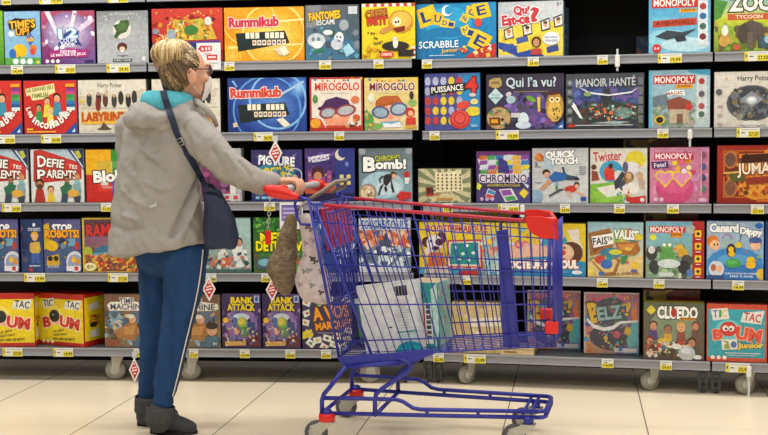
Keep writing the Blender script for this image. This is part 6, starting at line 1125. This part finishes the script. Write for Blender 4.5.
sb = sack([(303, 306, 328, .4), (299, 303, 331, .9), (291, 297, 331, 1.2), (283, 294, 330.5, 1.25), (276, 296, 328, 1.1), (266, 300, 326.5, 1), (252, 303, 323, .9), (236, 301, 319, .8), (224, 299, 315, .7), (214, 297, 311, .5)], -.06, .04)
v_, f_ = remeshed(sb, .006, 4); Tb = BVHTree.FromPolygons(v_, f_); o2 = []
for v in v_: o2.append(v + Tb.find_nearest(v)[1] * (noise.noise(Vector((v.x * 12, v.y * 12, v.z * 9))) * .014 + noise.noise(Vector((v.x * 30 + 4, v.y * 30, v.z * 22))) * .006))
bg2 = empty('shopping_bag', cwp(CP(316, 304, -.06))); tag(bg2, 'pinkish white cloth bag with small dark motifs hanging beside the brown bag', 'bag', 'bags hung on the trolley')
mb = MB(); mb.mesh(o2, f_, hexc('cfc2c4'), smooth=True)
TB2 = BVHTree.FromPolygons(o2, f_)
for x, y, c in ((307, 226, '5a4a52'), (311, 229, '6a5a5a'), (306, 243, '9a8a86'), (312, 258, '3a3434'), (315, 261, '4a4442'), (304, 271, '7a8a84'), (309, 270, '8a9a90'), (321, 271, '9a8a6a'), (312, 285, '8a8a80'), (300, 284, '9a8a90'), (321, 292, '5a4a50'), (325, 286, 'a89098'), (313, 240, 'a89a98'), (305, 255, 'b0a0a0')):
    p, nn = surf(TB2, x, y, .0015)
    if p is None: continue
    q = nn.orthogonal().normalized(); q2 = nn.cross(q)
    for dx, dy in ((0, 0), (.008, .004), (-.006, .007), (.002, -.008)):
        mb.poly([p + q * (dx + .0055 * math.cos(t)) + q2 * (dy + .004 * math.sin(t)) for t in (2 * PI * j / 8 for j in range(8))], hexc(c))
mb.build('bag_body', 'cloth_print', bg2, off=bg2.location, ink=True)
s_ = MB(); s_.tube([cwp(p) for p in (CP(299, 216, -.06), CP(301, 206, -.06), CP(309, 200, -.06), CP(315, 205, -.06), CP(309, 216, -.06))], .006, 8, flat=.5); s_.build('strap', 'cloth_print', bg2, off=bg2.location)
sm_ = s_ ; me_ = bg2.children[-1].data; a_ = me_.color_attributes.new('ink', 'FLOAT_COLOR', 'CORNER'); a_.data.foreach_set('color', list(hexc('cfc2c4')) * len(me_.loops))

def carton(name, label, TL, TR_, BR_, BL_, v, th, bg_, art, sides):
    q = [CP(*p, v) for p in (TL, TR_, BR_, BL_)]
    mb = MB(); fr = [cwp(p) for p in q]; bk = [cwp(p + Vector((.02, th, 0))) for p in q]
    mb.poly(fr[::-1], hexc(bg_))
    for i in range(4):
        k = (i + 1) % 4; mb.poly([fr[i], fr[k], bk[k], bk[i]], hexc(sides))
    mb.poly(bk, hexc(sides))
    ex = (fr[1] - fr[0]); ez = (fr[0] - fr[3]); w = ex.length; h = ez.length; ex.normalize(); ez.normalize()
    paint(mb, art, w * .985, h * .98, fr[0] + ex * w * .006 - ez * h * .006, ex, ez, ex.cross(ez) * -1 if (ex.cross(ez)).dot(CAM - fr[0]) < 0 else ex.cross(ez))
    base = (fr[2] + fr[3]) / 2
    o = mb.build(name, 'card', None, base, base, ink=True)
    return tag(o, label, 'box', 'boxes inside the trolley')
carton('product_carton', 'large white carton with barcode and turquoise corner, inside the trolley basket', (356, 286), (413, 279.5), (420, 352), (367, 357), -.07, .04, 'dde0e2',
       [R('d8dcde', 0, 0, 1, .03), R('c0c4c8', .02, .27, .98, .275), [R('2a2a2e', .66 + .018 * i, .06, .672 + .018 * i + (.006 if i % 3 else 0), .2) for i in range(12)], [R('b4b8bc', .62, .26 + .035 * i, .62 + .2 + .04 * (i % 3), .27 + .035 * i) for i in range(12)], R('3a9a9a', .6, .7, .95, .72), R('bcd4d8', .6, .74, .95, .84), R('3a4044', .46, .62, .52, .64), E('1f9ab0', .78, 1.0, .26, .15), R('c8d8dc', .3, .9, .5, .92)], 'c8ccd0')
carton('toy_carton', 'narrow box end in blue and green wedged behind the white carton in the trolley', (353, 299), (363, 298), (369, 343), (361, 344), .03, .06, '3a7a9a',
       [R('d8e4ec', .1, .0, .9, .12), G(('2a6a9a', '3a8ab0', '4a9a5a', '5aa04a'), 0, .15, 1, .85), R('4a4a4a', .1, .88, .9, .98)], '2a5a78')
# turquoise box turned with one corner to the aisle
c0 = cwp(CP(441, 351, -.03)); top = CP(437, 283, -.03); hgt = top.z - CP(441, 351, -.03).z
mb = MB(); dl = Vector((-.94, .342, 0)); dr = Vector((.342, .94, 0)).normalized(); wl, wr = .125, .17
tilt = cwp(top) - c0
P4 = [c0, c0 + dl * wl, c0 + dl * wl + dr * wr, c0 + dr * wr]; Q4 = [p + tilt for p in P4]
for i, c in enumerate(('2f9a9c', '2a7a7c', '2a7a7c', '8ab0a4')):
    k = (i + 1) % 4; mb.poly([P4[i], Q4[i], Q4[k], P4[k]], hexc(c))
mb.poly(Q4, hexc('b8a88a')); mb.poly(P4[::-1], hexc('2a7a7c'))
tu = tilt.normalized()
paint(mb, [G(('1f8a8e', '2a9498', '1f7e86', '2a8e94'), 0, 0, 1, 1), E('3a3440', .3, .2, .2, .08), E('c0505a', .36, .34, .16, .06), P('b84a4a', .3, .36, .5, .38, .62, .9, .42, .92), R('d8e4e4', .52, .3, .76, .9), [R(['3a5a5a', '2a3a3a', '5a3a3a'][i % 3], .56, .33 + .075 * i, .72, .385 + .075 * i) for i in range(7)], P('bcdcd8', .76, .1, .98, .0, .98, .7, .84, .98)], wl, hgt, c0 + dl * wl + tilt, -dl, tu, tu.cross(dl) if (tu.cross(dl)).dot(CAM - c0) > 0 else dl.cross(tu))
paint(mb, [G(('4aa0a0', '8ab4a8', '9ab8a8', '6aa8a4'), 0, 0, 1, 1), S(181, 34, ['a8c0a8', '7aa49a', 'b8a89a', '9a7a7a', '5a9a98'], 0, 0, 1, 1, .04, .12)], wr, hgt, c0 + tilt, dr, tu, dr.cross(tu) if (dr.cross(tu)).dot(CAM - c0) > 0 else tu.cross(dr))
cm = sum(P4, Vector()) / 4
tag(mb.build('product_carton', 'card', None, cm, cm, ink=True), 'turquoise box with a red picture, corner forwards, in the middle of the trolley', 'box', 'boxes inside the trolley')

# ---------------------------------------------------------------- hanging shelf signs
def on_rail(sd, px, py, out=.004): return onplane(px, py, sd.p0 + sd.n * out, sd.n)
def wobbler(label, sd, cx, cy, hw, hh, ytop):
    o = empty('shelf_wobbler', on_rail(sd, cx, ytop), sd.yaw); tag(o, label, 'sign', 'red and white diamond signs on the rails')
    c = on_rail(sd, cx, cy, .02) - Vector(o.location); sc = .0049
    loc = Vector((c.dot(sd.e), -c.dot(sd.n) * 1, c.z)); w, h = hw * sc, hh * sc
    st = MB(); st.box((-.012, -.006, -.02), (.012, -.0005, .012)); st.box((-.004, -.0075, -.05), (.004, -.006, -.015)); st.build('clip', 'clear', o)
    mb = MB(); y = loc.y
    q = [Vector((loc.x, y, loc.z + h)), Vector((loc.x + w, y, loc.z)), Vector((loc.x, y, loc.z - h)), Vector((loc.x - w, y, loc.z))]
    mb.loft([[p + Vector((0, d, 0)) for p in q] for d in (0, .0012)], hexc('e4e0de'), smooth=False)
    paint(mb, [P('c42a34', .5, .14, .86, .5, .5, .86, .14, .5), P('e8dcd8', .3, .4, .7, .34, .7, .4, .3, .46), P('e8dcd8', .26, .5, .74, .46, .74, .52, .26, .57), P('e8dcd8', .4, .62, .62, .6, .6, .66, .42, .68), E('e8dcd8', .5, .26, .07)], 2 * w, 2 * h, (loc.x - w, y, loc.z + h), (1, 0, 0), (0, 0, 1), (0, -1, 0), 1e-4)
    mb.build('diamond_card', 'paper', o, ink=True)
wobbler('red and white diamond sign hanging above the red trolley handle', LEFT, 275.5, 153, 7, 13, 138)
wobbler('red and white diamond sign hanging behind the woman\'s thighs', LEFT, 209, 289, 7, 13, 277)
wobbler('red and white diamond sign hanging just left of the brown bag\'s tip', LEFT, 272, 290, 6.5, 12, 277)
wobbler('red and white diamond sign hanging under the bottom shelf by the woman\'s calves', LEFT, 134.5, 370, 6, 13, 354)
def hangcard(name, label, sd, x0, y0, x1, y1, art, bg_='dcdcdc'):
    a = on_rail(sd, x0, y0, .006); b_ = on_rail(sd, x1, y1, .006); w = (b_ - a).dot(sd.e); h = a.z - b_.z
    mb = MB(); mb.box((-w / 2, -.001, 0), (w / 2, .0005, h), hexc(bg_)); paint(mb, art, w, h, (-w / 2, -.001, h), (1, 0, 0), (0, 0, 1), (0, -1, 0), 1e-4)
    c = a + sd.e * (w / 2) - Vector((0, 0, h)); tag(mb.build(name, 'paper', None, None, c, sd.yaw, ink=True), label, 'sign')
hangcard('hanging_card', 'white card with a purple printed block hanging beside the trolley handle', LEFT, 279.5, 202.5, 303, 229, [R('7a66b0', .08, .1, .96, .7), R('b0a4d0', .14, .2, .86, .27), R('c0b4da', .14, .36, .8, .43), R('b0a4d0', .14, .52, .7, .59), R('4a3a8a', .08, .1, .96, .14)])
hangcard('hanging_card', 'white card with red blocks hanging on the top rail right of the woman\'s hair', LEFT, 196.5, 43, 221, 69.5, [P('c8343c', .05, .22, .18, .1, .64, .12, .64, .3, .2, .34), R('e8d0d0', .2, .18, .3, .28), R('e8d0d0', .36, .17, .44, .28), R('e8d0d0', .48, .16, .58, .27), R('c8343c', .42, .44, .86, .64), R('e8d0d0', .48, .5, .8, .57), R('d8a0a4', .3, .38, .6, .42), R('b8b8bc', .1, .74, .9, .77), R('b8b8bc', .1, .84, .7, .87)])
def strip(label, sd, x, y0, y1, yc0, yc1):
    o = empty('hanging_strip', on_rail(sd, x, y0), sd.yaw); tag(o, label, 'clip strip', 'white clips with clear strips')
    t = on_rail(sd, x, y0, .006).z; b_ = on_rail(sd, x, y1, .006).z; c1 = on_rail(sd, x, yc0, .006).z; c2 = on_rail(sd, x, yc1, .006).z; z0 = Vector(o.location).z
    mb = MB(); mb.box((-.005, -.006, b_ - z0), (.005, -.0052, t - z0)); mb.build('clear_strip', 'clear', o)
    mb = MB(); mb.box((-.011, -.01, c2 - z0), (.011, -.001, c1 - z0), ch=.003); mb.build('clip', 'white', o)
strip('white clip with clear strip on the top rail right of the dark gap', RIGHT, 617.5, 49, 71, 55, 67)
strip('white clip with clear strip on the second rail under the pale property box', RIGHT, 690, 129, 147, 130, 139)
strip('white clip with clear strip on the third rail above the trolley nose', RIGHT, 522.5, 204, 222, 205, 217)
strip('white clip with long clear strip hanging from the bottom rail at far right', RIGHT, 749, 365, 405, 366, 377)

# ---------------------------------------------------------------- light
def lamp(x, y, sx, sy, power, rot=0):
    l = bpy.data.lights.new('ceiling_lamp', 'AREA'); l.shape = 'RECTANGLE'; l.size = sx; l.size_y = sy; l.energy = power; l.color = (1.0, .975, .93)
    o = bpy.data.objects.new('ceiling_lamp', l); COL.objects.link(o); o.location = (x, y, ZC - .06); o.rotation_euler.z = rot
    return o
for y, pw in ((5.2, 44), (2.6, 30), (-.4, 24)):
    for x in (-3.2, -1.1, 1.1, 3.2): lamp(x, y, 1.6, .3, pw, -.12)
wd = bpy.data.worlds.new('store'); SC.world = wd; wd.use_nodes = True
wd.node_tree.nodes['Background'].inputs[0].default_value = (.9, .93, 1, 1); wd.node_tree.nodes['Background'].inputs[1].default_value = .08
vs = SC.view_settings; vs.view_transform = 'Standard'; vs.look = 'None'; vs.gamma = 1; vs.use_curve_mapping = False; vs.exposure = -0.08
SC.cycles.use_denoising = True
